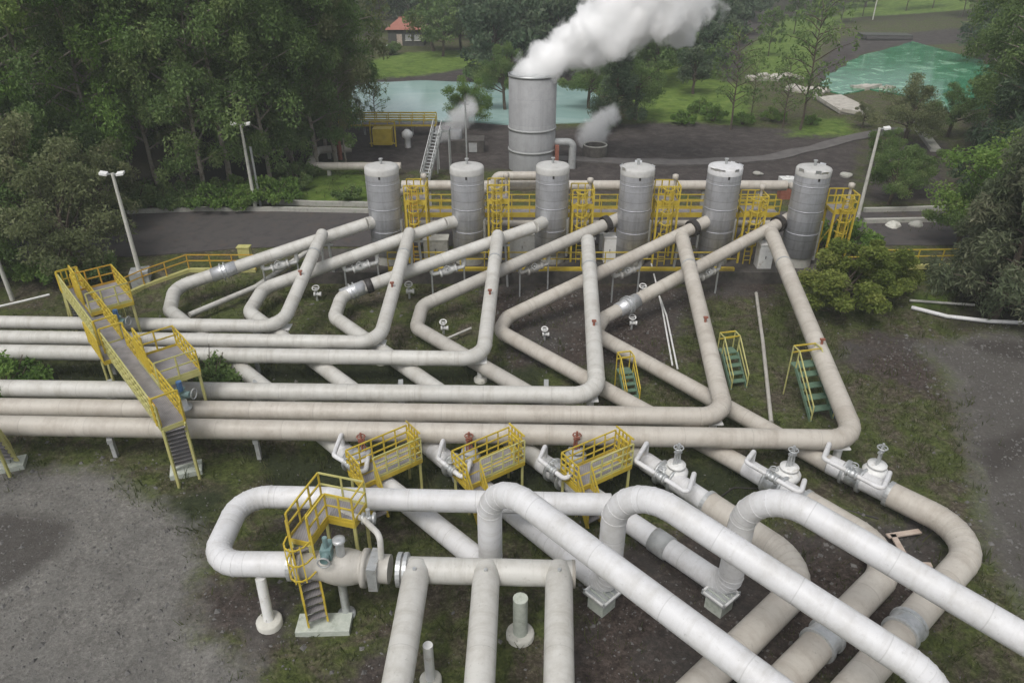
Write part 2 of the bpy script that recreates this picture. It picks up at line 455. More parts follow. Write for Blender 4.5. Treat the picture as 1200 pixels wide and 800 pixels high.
dark = region([[(640, 152), (800, 142), (930, 152), (1010, 160), (1000, 228), (640, 228)], [(790, 146), (845, 60), (870, 20), (905, 10), (900, 40), (820, 146)],
               [(412, 98), (420, 84), (560, 80), (660, 84), (690, 98), (690, 108), (412, 108)], [(945, 88), (990, 44), (1135, 38), (1140, 56), (1060, 52), (1010, 64), (962, 98)],
               [(1020, 170), (1110, 165), (1110, 236), (1010, 238)], [(400, 140), (640, 140), (640, 200), (400, 200)]], GZ, 2.0)
forest = sstep(0.3, 0.9, region([[(-900, 330), (60, 325), (150, 262), (160, 240), (300, 232), (400, 200), (412, 60), (-900, 40)]], GZ, 2.5))
forest = np.maximum(forest, sstep(150, 220, Y) * 0.8)
forest = np.maximum(forest, region([[(1120, 372), (1500, 372), (1500, 20), (1150, 20), (1120, 250)]], GZ, 2))
verts = np.stack([X, Y, Zg], -1).reshape(-1, 3)
ny_, nx_ = X.shape
idx = np.arange(ny_ * nx_).reshape(ny_, nx_)
quads = np.stack([idx[:-1, :-1], idx[:-1, 1:], idx[1:, 1:], idx[1:, :-1]], -1).reshape(-1, 4)
me = bpy.data.meshes.new('ground')
me.from_pydata(verts.tolist(), [], quads.tolist())
me.polygons.foreach_set('use_smooth', [True] * len(quads))
def attr(name, arr):
    a = me.attributes.new(name, 'FLOAT', 'POINT'); a.data.foreach_set('value', arr.reshape(-1).astype(np.float32))
for nme, arr in (('gravel', gravel), ('soil', soil), ('wet', wet), ('bright', bright), ('dark', dark), ('forest', forest), ('track', track), ('dull', dull)): attr(nme, arr)
def ground_z(x, y):
    i = int(np.clip(np.searchsorted(gy, y) - 1, 0, len(gy) - 2)); j = int(np.clip(np.searchsorted(gx, x) - 1, 0, len(gx) - 2))
    a = (y - gy[i]) / (gy[i + 1] - gy[i]); b = (x - gx[j]) / (gx[j + 1] - gx[j])
    return float((Zg[i, j] * (1 - b) + Zg[i, j + 1] * b) * (1 - a) + (Zg[i + 1, j] * (1 - b) + Zg[i + 1, j + 1] * b) * a)
def sample(arr, x, y):
    i = np.clip(np.searchsorted(gy, y) - 1, 0, len(gy) - 1); j = np.clip(np.searchsorted(gx, x) - 1, 0, len(gx) - 1)
    return arr[i, j]

def ground_material():
    m, nt, b = new_mat('ground')
    geo = N(nt, 'ShaderNodeNewGeometry')
    def noise(scale, detail=8, rough=0.65, dist=0.0):
        n = N(nt, 'ShaderNodeTexNoise', Scale=scale, Detail=detail, Roughness=rough, Distortion=dist)
        nt.links.new(geo.outputs['Position'], n.inputs['Vector']); return n.outputs[0]
    nA, nB, nC, nD = noise(0.22), noise(1.3), noise(9.0, 6, 0.75), noise(0.55, 8, 0.7, 0.6)
    def mask(name, jit=0.7, lo=0.42, hi=0.58):
        a = N(nt, 'ShaderNodeAttribute', attribute_name=name).outputs['Fac']
        n = math_n(nt, 'MULTIPLY', math_n(nt, 'SUBTRACT', math_n(nt, 'MULTIPLY_ADD', nB, 0.6, math_n(nt, 'MULTIPLY', nD, 0.4)), 0.5), jit * 2)
        return ramp(nt, math_n(nt, 'ADD', a, n), [(lo - 0.1, 0.0), (hi + 0.1, 1.0)]).outputs[0]
    nE = noise(3.6, 7, 0.75, 0.3)
    spk = math_n(nt, 'MULTIPLY_ADD', nE, 0.6, math_n(nt, 'MULTIPLY', nC, 0.4))
    moss = ramp(nt, spk, [(0.36, (0.022, 0.029, 0.010)), (0.5, (0.072, 0.090, 0.026)), (0.64, (0.145, 0.165, 0.055))]).outputs[0]
    brown = ramp(nt, spk, [(0.36, (0.026, 0.021, 0.014)), (0.5, (0.082, 0.069, 0.048)), (0.64, (0.21, 0.18, 0.135))]).outputs[0]
    c = mix(nt, ramp(nt, nD, [(0.44, 0.0), (0.60, 1.0)]).outputs[0], moss, brown)
    pale = ramp(nt, nB, [(0.58, 0.0), (0.70, 0.55)]).outputs[0]
    c = mix(nt, pale, c, (0.20, 0.185, 0.135))
    dark_green_c = ramp(nt, spk, [(0.36, (0.016, 0.021, 0.010)), (0.66, (0.060, 0.072, 0.032))]).outputs[0]
    c = mix(nt, mask('wet', 0.6), c, dark_green_c)
    soilc = ramp(nt, spk, [(0.36, (0.022, 0.017, 0.014)), (0.5, (0.064, 0.050, 0.043)), (0.66, (0.16, 0.13, 0.11))]).outputs[0]
    soilc = mix(nt, ramp(nt, nA, [(0.45, 0.0), (0.62, 0.6)]).outputs[0], soilc, (0.085, 0.083, 0.078))
    c = mix(nt, mask('soil', 0.8), c, soilc)
    gr = ramp(nt, math_n(nt, 'MULTIPLY_ADD', noise(5.5, 8, 0.85), 0.7, math_n(nt, 'MULTIPLY', nC, 0.3)), [(0.37, (0.070, 0.066, 0.059)), (0.5, (0.182, 0.173, 0.157)), (0.62, (0.37, 0.355, 0.325))]).outputs[0]
    gr = mix(nt, ramp(nt, nD, [(0.35, 0.0), (0.66, 0.75)]).outputs[0], gr, (0.11, 0.106, 0.098))
    gr = mix(nt, ramp(nt, nB, [(0.40, 0.0), (0.66, 0.45)]).outputs[0], gr, (0.24, 0.235, 0.215))
    gr = mix(nt, math_n(nt, 'MULTIPLY', mask('dull', 0.5), 0.75), gr, (0.082, 0.074, 0.066))
    gr = mix(nt, math_n(nt, 'MULTIPLY', mask('track', 0.5), 0.7), gr, (0.056, 0.049, 0.044))
    c = mix(nt, mask('gravel', 0.45), c, gr)
    fo = ramp(nt, nC, [(0.3, (0.022, 0.022, 0.013)), (0.7, (0.060, 0.055, 0.036))]).outputs[0]
    c = mix(nt, mask('forest', 0.4), c, fo)
    dk = ramp(nt, noise(0.9, 9, 0.75, 0.5), [(0.3, (0.042, 0.036, 0.034)), (0.5, (0.070, 0.060, 0.056)), (0.7, (0.12, 0.105, 0.098))]).outputs[0]
    c = mix(nt, mask('dark', 0.5), c, dk)
    bc = ramp(nt, noise(0.8, 8, 0.75), [(0.32, (0.055, 0.085, 0.020)), (0.5, (0.115, 0.185, 0.032)), (0.66, (0.19, 0.245, 0.06))]).outputs[0]
    c = mix(nt, mask('bright', 0.9), c, bc)
    nt.links.new(c, b.inputs['Base Color'])
    b.inputs['Roughness'].default_value = 0.95; b.inputs['Specular IOR Level'].default_value = 0.2
    bp = N(nt, 'ShaderNodeBump', Strength=0.7, Distance=0.12)
    nt.links.new(math_n(nt, 'MULTIPLY_ADD', nB, 0.8, nC), bp.inputs['Height']); nt.links.new(bp.outputs[0], b.inputs['Normal'])
    M['ground'] = m
ground_material()
me.materials.append(M['ground'])
go = bpy.data.objects.new('ground', me); col.objects.link(go); go['kind'] = 'structure'

def sheet(name, pts, z, mat, thick=0.0, kind='structure', edge_noise=0.0, sub=6):
    """flat outline laid z above the terrace, its edge a little uneven"""
    P = []
    for (a, b) in zip(pts, pts[1:] + pts[:1]):
        for k in range(sub):
            t = k / sub; p = Vector((a[0] * (1 - t) + b[0] * t, a[1] * (1 - t) + b[1] * t, 0))
            n = mnoise.noise_vector(p * 0.25) * edge_noise
            P.append((p.x + n.x, p.y + n.y))
    mb = MB(); mb.prism(P, z - thick, z)
    return tag(mb.build(name, mat), kind=kind)

# road behind the separators, with the low yellow kerb on its near side
zr = GZ + 0.06
sheet('road', [(-46, 54.6), (-34, 54.9), (0, 54.4), (40, 54.6), (70, 55.5), (70, 48.8), (40, 47.8), (-11, 47.4), (-18, 47.0), (-26, 45.6), (-46, 43.5)], zr, 'asphalt', 0.3, edge_noise=0.35)
sheet('pavement', [(-13.5, 46.9), (22, 46.9), (22, 43.12), (-13.5, 43.12)], GZ + 0.045, 'concrete_dark', 0.3)

# ponds
def water_mat(name, c1, c2, c3, scale):
    m, nt, b = new_mat(name)
    geo = N(nt, 'ShaderNodeNewGeometry')
    n1 = N(nt, 'ShaderNodeTexNoise', Scale=scale, Detail=7, Roughness=0.7, Distortion=0.8)
    nt.links.new(geo.outputs['Position'], n1.inputs['Vector'])
    nt.links.new(ramp(nt, n1.outputs[0], [(0.35, c1), (0.52, c2), (0.68, c3)]).outputs[0], b.inputs['Base Color'])
    b.inputs['Roughness'].default_value = 0.10; b.inputs['Specular IOR Level'].default_value = 0.4
    n2 = N(nt, 'ShaderNodeTexNoise', Scale=2.5, Detail=4)
    nt.links.new(geo.outputs['Position'], n2.inputs['Vector'])
    bp = N(nt, 'ShaderNodeBump', Strength=0.06, Distance=0.04)
    nt.links.new(n2.outputs[0], bp.inputs['Height']); nt.links.new(bp.outputs[0], b.inputs['Normal'])
    M[name] = m
water_mat('water_pale', (0.30, 0.46, 0.43), (0.38, 0.54, 0.51), (0.45, 0.60, 0.56), 0.10)
water_mat('water_green', (0.012, 0.125, 0.055), (0.05, 0.26, 0.135), (0.34, 0.58, 0.40), 0.34)
def px_outline(pts, z): return [(p.x, p.y) for p in (at(u, v, z) for u, v in pts)]
sheet('pond', px_outline([(410, 101), (440, 97), (500, 95), (570, 98), (640, 97), (690, 100), (700, 118), (695, 142), (620, 147), (500, 141), (412, 143)], GZ + .1), GZ + 0.16, 'water_pale', 0.5, edge_noise=0.8)
sheet('pond', px_outline([(958, 100), (975, 84), (1008, 66), (1060, 52), (1100, 42), (1160, 39), (1170, 90), (1155, 128), (1100, 132), (1060, 112), (1020, 104), (985, 112)], GZ + .1), GZ + 0.16, 'water_green', 0.5, edge_noise=1.2)

# loose stones and low weeds: nobody could count them
def scatter_stones():
    r = np.random.default_rng(5); V, Fc = [], []
    base = np.array([(1, 0, 0), (-1, 0, 0), (0, 1, 0), (0, -1, 0), (0, 0, 1), (0, 0, -.5)])
    tri = [(0, 2, 4), (2, 1, 4), (1, 3, 4), (3, 0, 4), (2, 0, 5), (1, 2, 5), (3, 1, 5), (0, 3, 5)]
    n = 0
    for _ in range(60000):
        x = r.uniform(-30, 30); y = r.uniform(11, 42)
        g = sample(gravel, x, y); s = sample(soil, x, y)
        if r.random() > 0.06 + 0.5 * g + 0.35 * s: continue
        sz = min(.13, r.lognormal(-3.4, 0.5))
        a = r.uniform(0, 6.28); c, d = math.cos(a), math.sin(a)
        p = base * (sz * r.uniform(.6, 1.3, 3))
        p = p + r.normal(0, sz * .12, p.shape)
        q = np.stack([p[:, 0] * c - p[:, 1] * d + x, p[:, 0] * d + p[:, 1] * c + y, p[:, 2] + ground_z(x, y)], -1)
        V.append(q); Fc += [tuple(n + k for k in t) for t in tri]; n += 6
    m2 = bpy.data.meshes.new('gravel_stones'); m2.from_pydata(np.concatenate(V).tolist(), [], Fc)
    m2.materials.append(M['rock']); o = bpy.data.objects.new('gravel_stones', m2); col.objects.link(o)
    tag(o, 'loose grey stones scattered over the gravel yard and soil', 'gravel', kind='stuff')
scatter_stones()

def scatter_grass():
    r = np.random.default_rng(9); V, T = [], []
    def tuft(x, y, h, k, spread):
        z = ground_z(x, y); tint = r.uniform(0, 1)
        for _ in range(k):
            a = r.uniform(0, 6.28); l = h * r.uniform(.5, 1.2); o = r.normal(0, spread, 2)
            w_ = 0.016 + 0.012 * h; lean = r.normal(0, .45, 2) * l
            bx, by = x + o[0], y + o[1]
            V.append([(bx - math.cos(a) * w_, by - math.sin(a) * w_, z - .02), (bx + math.cos(a) * w_, by + math.sin(a) * w_, z - .02),
                      (bx + lean[0] + math.cos(a) * w_ * .3, by + lean[1] + math.sin(a) * w_ * .3, z + l), (bx + lean[0] - math.cos(a) * w_ * .3, by + lean[1] - math.sin(a) * w_ * .3, z + l)])
            T.append(min(1, max(0, tint + r.normal(0, .15))))
    for _ in range(24000):
        x = r.uniform(-30, 32); y = r.uniform(11, 42.5)
        g = sample(gravel, x, y); s = sample(soil, x, y)
        dens = mnoise.noise(Vector((x * .3, y * .3, 3))) * .5 + .5
        if r.random() > (1 - g) * (1 - .75 * s) * dens * dens * 1.8: continue
        tuft(x, y, r.uniform(.08, .24) if r.random() < .85 else r.uniform(.25, .5), 6, .12)
    for _ in range(2600):
        x = r.uniform(-40, 50); y = r.uniform(43.5, 75)
        if sample(bright, x, y) < .5: continue
        tuft(x, y, r.uniform(.15, .35), 6, .2)
    V_ = np.array(V).reshape(-1, 3); n = len(V)
    m2 = bpy.data.meshes.new('grass'); m2.from_pydata(V_.tolist(), [], np.arange(n * 4).reshape(-1, 4).tolist())
    a = m2.attributes.new('tint', 'FLOAT', 'FACE'); a.data.foreach_set('value', np.array(T, np.float32))
    m2.materials.append(M['grass_blade']); o = bpy.data.objects.new('grass', m2); col.objects.link(o)
    tag(o, 'low tufts of grass and weeds growing between the pipelines', 'grass', kind='stuff')
scatter_grass()
# ------------------------------------------------------------------ pipelines
ORD = ['first', 'second', 'third', 'fourth', 'fifth', 'sixth']
ZH = 1.6
def ext(a, b, z, f):
    """a point f times further on from pixel a to pixel b, in 3D at height z"""
    A, B = at(*a, z), at(*b, z); return A + (B - A) * f

# steam lines: sloping branch from the tee, bend, then the long bank of horizontals running off to the left
V_TOP = [(376, 278), (479, 276), (583, 279), (689, 285), (800, 281), (905, 276)]
V_COR = [(330, 382.5), (444, 401.5), (566, 420.5), (700, 463.5), (850, 488.5), (1003, 515.5)]
H_X0 = [377.5, 395, 412, 455, 477, 498]
ZT = 3.65
HD = [0.72, 0.74, 0.76, 0.82, 0.84, 0.86]
steam_mat = ['pipe_white', 'pipe_white', 'pipe_white', 'pipe_white', 'pipe_beige', 'pipe_beige']
steam_paths = []
STEAM_LABEL = ['farthest long horizontal steam pipe, bending up at the left to the first separator',
               'second long steam pipe from the back, bending up toward the second separator',
               'third long steam pipe from the back, bending up toward the third separator',
               'fourth long steam pipe, bending up steeply beneath the gap beside the fourth separator',
               'fifth long steam pipe, beige slanting branch reaching up to the fifth separator',
               'nearest longest steam pipe, beige branch slanting up beside the round green tree']
for k in range(6):
    top = at(*V_TOP[k], ZT); cor = at(*V_COR[k], ZH)
    left0 = at(0, H_X0[k], ZH); left = left0 + (left0 - cor).normalized() * 9
    d = (top - cor).normalized()
    path = fillet([top + d * 0.35, cor, left], 1.15, 10)
    steam_paths.append(path)
    base = Vector((cor.x, cor.y, 0))
    t = thing('steam_pipeline', STEAM_LABEL[k], 'pipeline', base, 'steam pipelines')
    mb = MB(); mb.tube(path, HD[k] / 2, 24); mb.gores(path, HD[k] / 2); mb.build('pipe', steam_mat[k], t)
    r = HD[k] / 2
    mb = MB(); mb.lathe(path[0] - d * 0.02, d, [(0, r), (0.08, r * .96), (0.16, r * .8), (0.22, r * .5), (0.24, 0.001)], 24); mb.build('end_cap', steam_mat[k], t)
    # jacket bands near the tee and the bend
    p1, d1 = along(path, 0.06)
    mb = MB(); mb.ring(p1, d1, r, .10, .03); mb.build('band', 'galv', t)
    # small drain nozzle on the branch
    p2, d2 = nearest_px(path, *[(352, 330), (462, 345), (573, 352), (694, 390), (823, 385), (962, 412)][k])
    mb = MB(); mb.cyl(p2 + Vector((0, 0, r - .05)), p2 + Vector((0, 0, r + .22)), .06, n=10); mb.box(p2 + Vector((0, 0, r + .25)), (.22, .14, .08)); mb.build('vent_nozzle', 'red_rust', t)

# well lines: from the separator down to the U bend, back under the bank, then riser or loop
NOZ = [(430, 262), (522, 262), (626, 266), (727, 255), (829, 259), (931, 252)]
D_MID = [(340, 293), (440, 296), (540, 298), (632, 312), (743, 312), (850, 300)]
UB = [((205, 337, 1.25), (199, 364, 1.0)), ((309, 338, 1.2), (292, 366, 1.0)), ((401, 346, 1.15), (392, 372, .95)),
      ((495, 358, 1.1), (488, 384, .9)), ((594, 372, 1.1), (585, 388, .9)), ((707, 373, 1.1), (697, 391, .9))]
L_MID = [(295, 440, .8), (400, 440, .8), (492, 444, .8), (590, 441, .8), (738, 465, .8), (860, 480, .8)]
L_END = [(400, 527, .75), (508, 527, .75), (634, 541, .75), (756, 540, .75), (874, 547, .75), (972, 544, .75)]
ZP = 3.9
RIS = [(575, 667, .75), (712, 688, .75), (853, 690, .75)]
P_END = [(946, 836, 4.1), (1092, 794, 3.8), (1330, 824, 3.9)]
ARCH_V = [556, 555, 561]
LOOPS = [((953, 672, .75), (820, 803, .75)), ((1056, 654, .75), (900, 816, .75)), ((1152, 632, .75), (985, 822, .75))]
WELL_LABEL = ['white pipe looping round the far left U bend, ending in the left overhead arch',
              'white pipe through the second U bend, ending in the middle overhead arch',
              'white pipe with bright clad third U bend, ending in the right overhead arch',
              'beige pipe through the fourth U bend, curling back in the smallest loop at lower right',
              'beige pipe through the fifth U bend, curling back in the middle loop at lower right',
              'beige pipe with shiny clad joint, curling back in the outermost loop at lower right']
well_paths, l_ends = [], []
for k in range(6):
    n0 = at(*NOZ[k], 3.75)
    c1, c2 = at(*UB[k][0]), at(*UB[k][1])
    le = at(*L_END[k])
    upper = 'pipe_white' if k < 2 else 'pipe_beige' if k > 3 else 'pipe_dusty' if k == 3 else 'pipe_white'
    upper_path = fillet([n0, c1, c2, le], [1.0, 1.0] if k < 3 else [.85, .85], 10)
    t = thing('well_pipeline', WELL_LABEL[k], 'pipeline', (le.x, le.y, 0), 'well pipelines')
    mb = MB(); mb.tube(upper_path, .385, 22); mb.gores(upper_path, .385); mb.build('pipe', upper, t)
    if k < 3:
        rb = at(*RIS[k]); tp = Vector((rb.x, rb.y, at_y(RIS[k][0], ARCH_V[k], rb.y).z)); pe = at(*P_END[k])
        low = fillet([le, rb, tp, pe] if k != 1 else [le, rb, tp, pe, pe + Vector((1.2, -1.0, -3.2))], [.7, 1.6, 1.3][: 3 if k == 1 else 2], 12)
        mb = MB(); mb.tube(low, .41, 26); mb.gores(low, .41); mb.build('overhead_pipe', 'pipe_clean', t)
    else:
        a, b = at(*LOOPS[k - 3][0]), at(*LOOPS[k - 3][1])
        p0 = le.lerp(a, .42)
        first = [le, p0]
        mb = MB(); mb.tube(first, .40, 24); mb.build('pipe', 'pipe_clean', t)
        low = fillet([p0, a, b + (b - a).normalized() * 2], 1.75, 16)
        mb = MB(); mb.tube(low, .50, 26); mb.gores(low, .50); mb.build('loop_pipe', 'pipe_beige', t)
        mb = MB(); mb.ring(p0, (a - p0), .42, .16, .10); mb.build('flange', 'galv', t)
        if k > 3:
            p, d = nearest_px(low, *[(0, 0), (968, 752), (1062, 738)][k - 3])
            cl = MB(); cl.ring(p - d * .28, d, .5, .12, .09); cl.ring(p + d * .28, d, .5, .12, .09); cl.lathe(p - d * .3, d, [(0, .53), (.6, .53)], 24); cl.build('clamp_joint', 'galv', t)
    well_paths.append((upper_path, low)); l_ends.append(le)
    # shiny clad piece where the photograph shows one
    if k in (0, 2, 5):
        u, v = {0: (263, 318), 2: (416, 342), 5: (735, 359)}[k]
        p, d = nearest_px(upper_path, u, v)
        cl = MB(); cl.lathe(p - d * .75, d, [(0, .40), (0, .425), (1.5, .425), (1.5, .40)], 22); cl.build('clad_section', 'jacket_metal', t)
        cl = MB()
        for s in (-.12, .12): cl.ring(p + d * s, d, .42, .07, .12)
        cl.build('flange', 'galv', t)
        if k == 2:
            p3, d3 = nearest_px(upper_path, 433, 331)
            cl = MB(); cl.lathe(p3 - d3 * .2, d3, [(0, .40), (0, .44), (.4, .44), (.4, .40)], 22); cl.build('sleeve', 'black_metal', t)
    if k > 2:
        p, d = nearest_px(upper_path, *[(710, 266), (812, 268), (912, 264)][k - 3])
        cl = MB(); cl.ring(p, d, .385, .35, .16); cl.build('expansion_joint', 'black_metal', t)
    # bypass: small bore pipe standing off the line, turned in at both ends
    pq = [((391, 533), (428, 556)), ((513, 537), (545, 562)), ((632, 538), (664, 563)), ((745, 540), (806, 578)), ((874, 541), (938, 578)), ((965, 537), (1034, 573))][k]
    zb = 1.75
    A, B = at(*pq[0], zb), at(*pq[1], zb)
    full = [x for x in upper_path[-6:]] + list(low[:14])
    d = (B - A).normalized(); side = Vector((d.y, -d.x, 0)) * -1
    fa, _ = nearest_px(full, *proj(A + side * .7)); fb, _ = nearest_px(full, *proj(B + side * .7))
    out = [fa, Vector((fa.x, fa.y, zb)), A, B, Vector((fb.x, fb.y, zb)), fb] if k < 3 else [Vector((fa.x, fa.y, .75)), Vector((fa.x, fa.y, zb)), A, B, Vector((fb.x, fb.y, zb)), Vector((fb.x, fb.y, .75))]
    bp = fillet(out, .16, 6)
    bmb = MB(); bmb.tube(bp, .095, 12); bo = bmb.build('bypass_pipe', 'pipe_clean', t)
    mid = A.lerp(B, .5)
    vmb = MB(); vmb.lathe(mid - d * .22, d, [(0, .11), (0, .19), (.07, .19), (.07, .12), (.16, .17), (.28, .17), (.37, .12), (.37, .19), (.44, .19), (.44, .11)], 14)
    vmb.cyl(mid, mid + Vector((0, 0, .42)), .05, n=8); vmb.torus(mid + Vector((0, 0, .42)), (0, 0, 1), .15, .022, 14, 6)
    vmb.build('bypass_valve', 'galv', bo)
    if k == 2:
        p3, d3 = nearest_px(low, 778, 636)
        cl = MB(); cl.lathe(p3 - d3 * .35, d3, [(0, .41), (0, .46), (.7, .46), (.7, .41)], 22); cl.build('sleeve', 'grey_paint', t)
    # main gate valve body on the line between the bypass ends
    mm = (fa + fb) / 2; mm.z = .75
    g = MB(); g.lathe(mm - d * .4, d, [(0, .42), (0, .53), (.1, .53), (.1, .42), (.7, .42), (.7, .53), (.8, .53), (.8, .42)], 22)
    g.build('valve_body', 'galv', t)

# bulb valves beside lines four to six (white dome on a stub with a spindle and handwheel) and red spindle valves by the platforms
def gate_valve(p, s, label, red=False):
    t = thing('gate_valve', label, 'valve', (0, 0, 0), 'valves along the well pipelines')
    body = 'white_paint' if not red else 'grey_paint'
    mb = MB()
    mb.lathe((0, 0, 0), (0, 0, 1), [(0, .30), (.08, .30), (.08, .16), (.30, .18), (.42, .34), (.60, .45), (.78, .46), (.92, .36), (1.0, .24), (1.0, .34), (1.08, .34), (1.08, .10)], 22)
    mb.build('body', body, t)
    mb = MB(); mb.cyl((0, 0, 1.05), (0, 0, 2.0), .045, n=10)
    for a in (-1, 1): mb.bar((a * .13, 0, 1.06), (a * .09, 0, 1.6), .05)
    mb.box((0, 0, 1.62), (.26, .14, .08))
    mb.build('spindle', 'red_rust' if red else 'galv', t)
    mb = MB(); mb.torus((0, 0, 1.82), (0, 0, 1), .17, .025, 18, 6); mb.bar((-.17, 0, 1.82), (.17, 0, 1.82), .03); mb.bar((0, -.17, 1.82), (0, .17, 1.82), .03)
    mb.build('handwheel', 'red_rust' if red else 'galv', t)
    t.location = p; t.scale = (s, s, s); t.rotation_euler = (0, 0, rng.uniform(0, 1))
    return t
for (u, v), lb in zip([(789, 570), (919, 573), (1020, 570)],
                      ['white bulb shaped valve beside the fourth well pipeline, left of three', 'white bulb shaped valve between the fifth pipeline and nearest steam pipe corner, middle of three',
                       'white bulb shaped valve at the bend of the nearest steam pipe, rightmost']):
    gate_valve(at(u, v, 0.2), 1.1, lb)
for (u, v), lb in zip([(428, 552), (551, 551), (674, 550)],
                      ['rust red spindle valve behind the left yellow platform', 'rust red spindle valve behind the middle yellow platform', 'rust red spindle valve behind the right yellow platform']):
    gate_valve(at(u, v, 0.1), 1.0, lb, True)

# header loop in front with the manifold and its three branches
ZM = 2.2
HL = fillet([at(*p, ZM) for p in [(716, 591), (284, 581), (247, 660), (352, 661)]], [1.0, .95], 12)
t = thing('header_pipeline', 'clean white header pipe curled in a wide loop at lower left', 'pipeline', (at(345, 660, ZM).x, at(345, 660, ZM).y, 0))
mb = MB(); mb.tube(HL, .405, 26); mb.gores(HL, .405); mb.build('pipe', 'pipe_clean', t)
p, d = along(HL, .985); mb = MB(); mb.ring(p, d, .42, .12, .10); mb.build('flange', 'galv', t)
ma, mz = at(468, 667, ZM), at(672, 672, ZM)
t = thing('manifold_pipe', 'white manifold pipe with three branches running toward the viewer', 'pipeline', (ma.x, ma.y, 0))
dm = (mz - ma).normalized()
mb = MB(); mb.tube([ma.lerp(mz, i / 6) for i in range(7)], .42, 26); mb.build('pipe', 'pipe_white', t)
mb = MB(); mb.lathe(mz, dm, [(-.05, .44), (.05, .44), (.05, .001)], 24); mb.build('end_plate', 'pipe_beige', t)
mb = MB(); mb.ring(ma + dm * .02, dm, .42, .14, .13); mb.ring(ma + dm * .22, dm, .42, .12, .13); mb.build('flange', 'galv', t)
for u0, v0, u1, v1 in ((488, 671, 463, 815), (570, 672, 561, 815), (655, 672, 655, 815)):
    a, b = at(u0, v0, 2.32), at(u1, v1, 2.1); d = (b - a).normalized()
    mb = MB(); mb.tube([a - d * .3, a, a.lerp(b, .5), b, b + d * 3], .43, 24, radii=[.36, .43, .43, .43, .43])
    br = mb.build('branch_pipe', 'pipe_white', t)
    mb = MB(); mb.cyl(a + Vector((0, 0, .40)) + d * .25, a + Vector((0, 0, .5)) + d * .25, .06, n=10); mb.build('vent_plug', 'galv', br)

# big ball valve between the loop and the manifold
vc = at(402, 665, ZM); va = at(352, 661, ZM); dv = (ma - va).normalized(); vl = (ma - va).length
t = thing('ball_valve', 'large round bodied grey valve with teal actuator beside the front stair', 'valve', (vc.x, vc.y, 0))
s0 = (vc - va).dot(dv)
mb = MB(); mb.lathe(va, dv, [(0, .42), (0, .56), (.12, .56), (.12, .44), (s0 - .62, .48), (s0 - .45, .54), (s0 - .2, .59), (s0 + .1, .60), (s0 + .35, .56), (s0 + .55, .5), (s0 + .65, .45), (s0 + .65, .62), (s0 + .80, .62), (s0 + .80, .46), (vl - .3, .46)], 26)
mb.build('body', 'pipe_dusty', t)
mb = MB(); mb.box(vc + dv * 1.05, (.3, .95, .95), math.atan2(dv.y, dv.x)); mb.build('flange_block', 'galv', t)
mb = MB(); mb.cyl(vc + Vector((0, 0, .6)), vc + Vector((0, 0, 1.15)), .14, n=16); mb.lathe(vc + Vector((0, 0, 1.15)), (0, 0, 1), [(0, .2), (.1, .2), (.1, .1)], 16); mb.build('bonnet', 'galv', t)
mb = MB(); ac = vc + Vector((-.42, -.05, .75)); mb.box(ac, (.34, .34, .42)); mb.cyl(ac + Vector((0, -.4, 0)), ac + Vector((0, .45, 0)), .13, n=14); mb.cyl(ac + Vector((0, 0, .2)), ac + Vector((0, 0, .62)), .08, n=10); mb.build('actuator', 'teal_paint', t)
mb = MB(); mb.torus(ac + Vector((0, -.46, 0)), (0, 1, 0), .19, .03, 18, 6); mb.build('handwheel', 'grey_paint', t)
mb = MB(); mb.tube([vc + Vector((-.12, 0, -.6)), Vector((vc.x - .12, vc.y, 0.05))], .14, 14); mb.lathe(Vector((vc.x - .12, vc.y, -.05)), (0, 0, 1), [(0, .3), (.16, .3), (.16, .15)], 16); mb.build('support_leg', 'galv', t)
s1 = ma - dv * .55
sb = fillet([s1 + Vector((0, 0, .3)), s1 + Vector((.02, .1, 1.35)), at(425, 607, 3.1), at(400, 600, 3.0)], [.22, .2], 6)
mb = MB(); mb.tube(sb, .10, 12); mb.build('relief_pipe', 'pipe_white', t)
mb = MB(); q = at(432, 607, 3.1); mb.lathe(q - Vector((.22, 0, 0)), (1, 0, 0), [(0, .1), (0, .2), (.08, .2), (.08, .12), (.36, .12), (.36, .2), (.44, .2), (.44, .1)], 14); mb.cyl(q, q + Vector((0, 0, .4)), .07, n=10); mb.build('relief_valve', 'galv', t)

# ------------------------------------------------------------------ supports
def post_support(name, label, top, r=.12, foot='round', mat='white_paint', fr=.38, lean=(0, 0), cat='support', group=None, shoe=True):
    x, y, z = top; gz = ground_z(x + lean[0], y + lean[1])
    t = thing(name, label, cat, (x + lean[0], y + lean[1], gz), group)
    mb = MB(); mb.tube([(x, y, z), (x + lean[0] * .55, y + lean[1] * .55, gz + (z - gz) * .45), (x + lean[0], y + lean[1], gz + .1)], r, 14); mb.build('post', mat, t)
    mb = MB()
    b = Vector((x + lean[0], y + lean[1], gz - .2))
    if foot == 'round': mb.lathe(b, (0, 0, 1), [(0, fr), (.36, fr), (.40, fr - .04), (.40, .1)], 20)
    else: mb.box(b + Vector((0, 0, .2)), (fr * 2, fr * 2, .5), .6)
    mb.build('footing', 'concrete_pale' if foot == 'round' else 'concrete', t)
    if shoe:
        mb = MB(); mb.box((x, y, z), (r * 4, r * 4, .06)); mb.build('shoe', mat, t)
    return t
for k, (u, v) in enumerate([(338, 380), (453, 402), (573, 424), (703, 470), (846, 496), (990, 520)]):
    p, _ = nearest_px(steam_paths[k], u, v)
    post_support('pipe_support', f'white post carrying the bend of the {ORD[k]} long steam pipe from the back', (p.x, p.y, ZH - .36), .17, 'round', 'white_paint', .34, group='posts under the steam pipe bends')
p = at(303, 668, ZM); post_support('pipe_support', 'slanting white post and round footing under the header pipe loop', (p.x, p.y, 1.85), .17, 'round', 'white_paint', .42, lean=(.12, -.35), shoe=False)
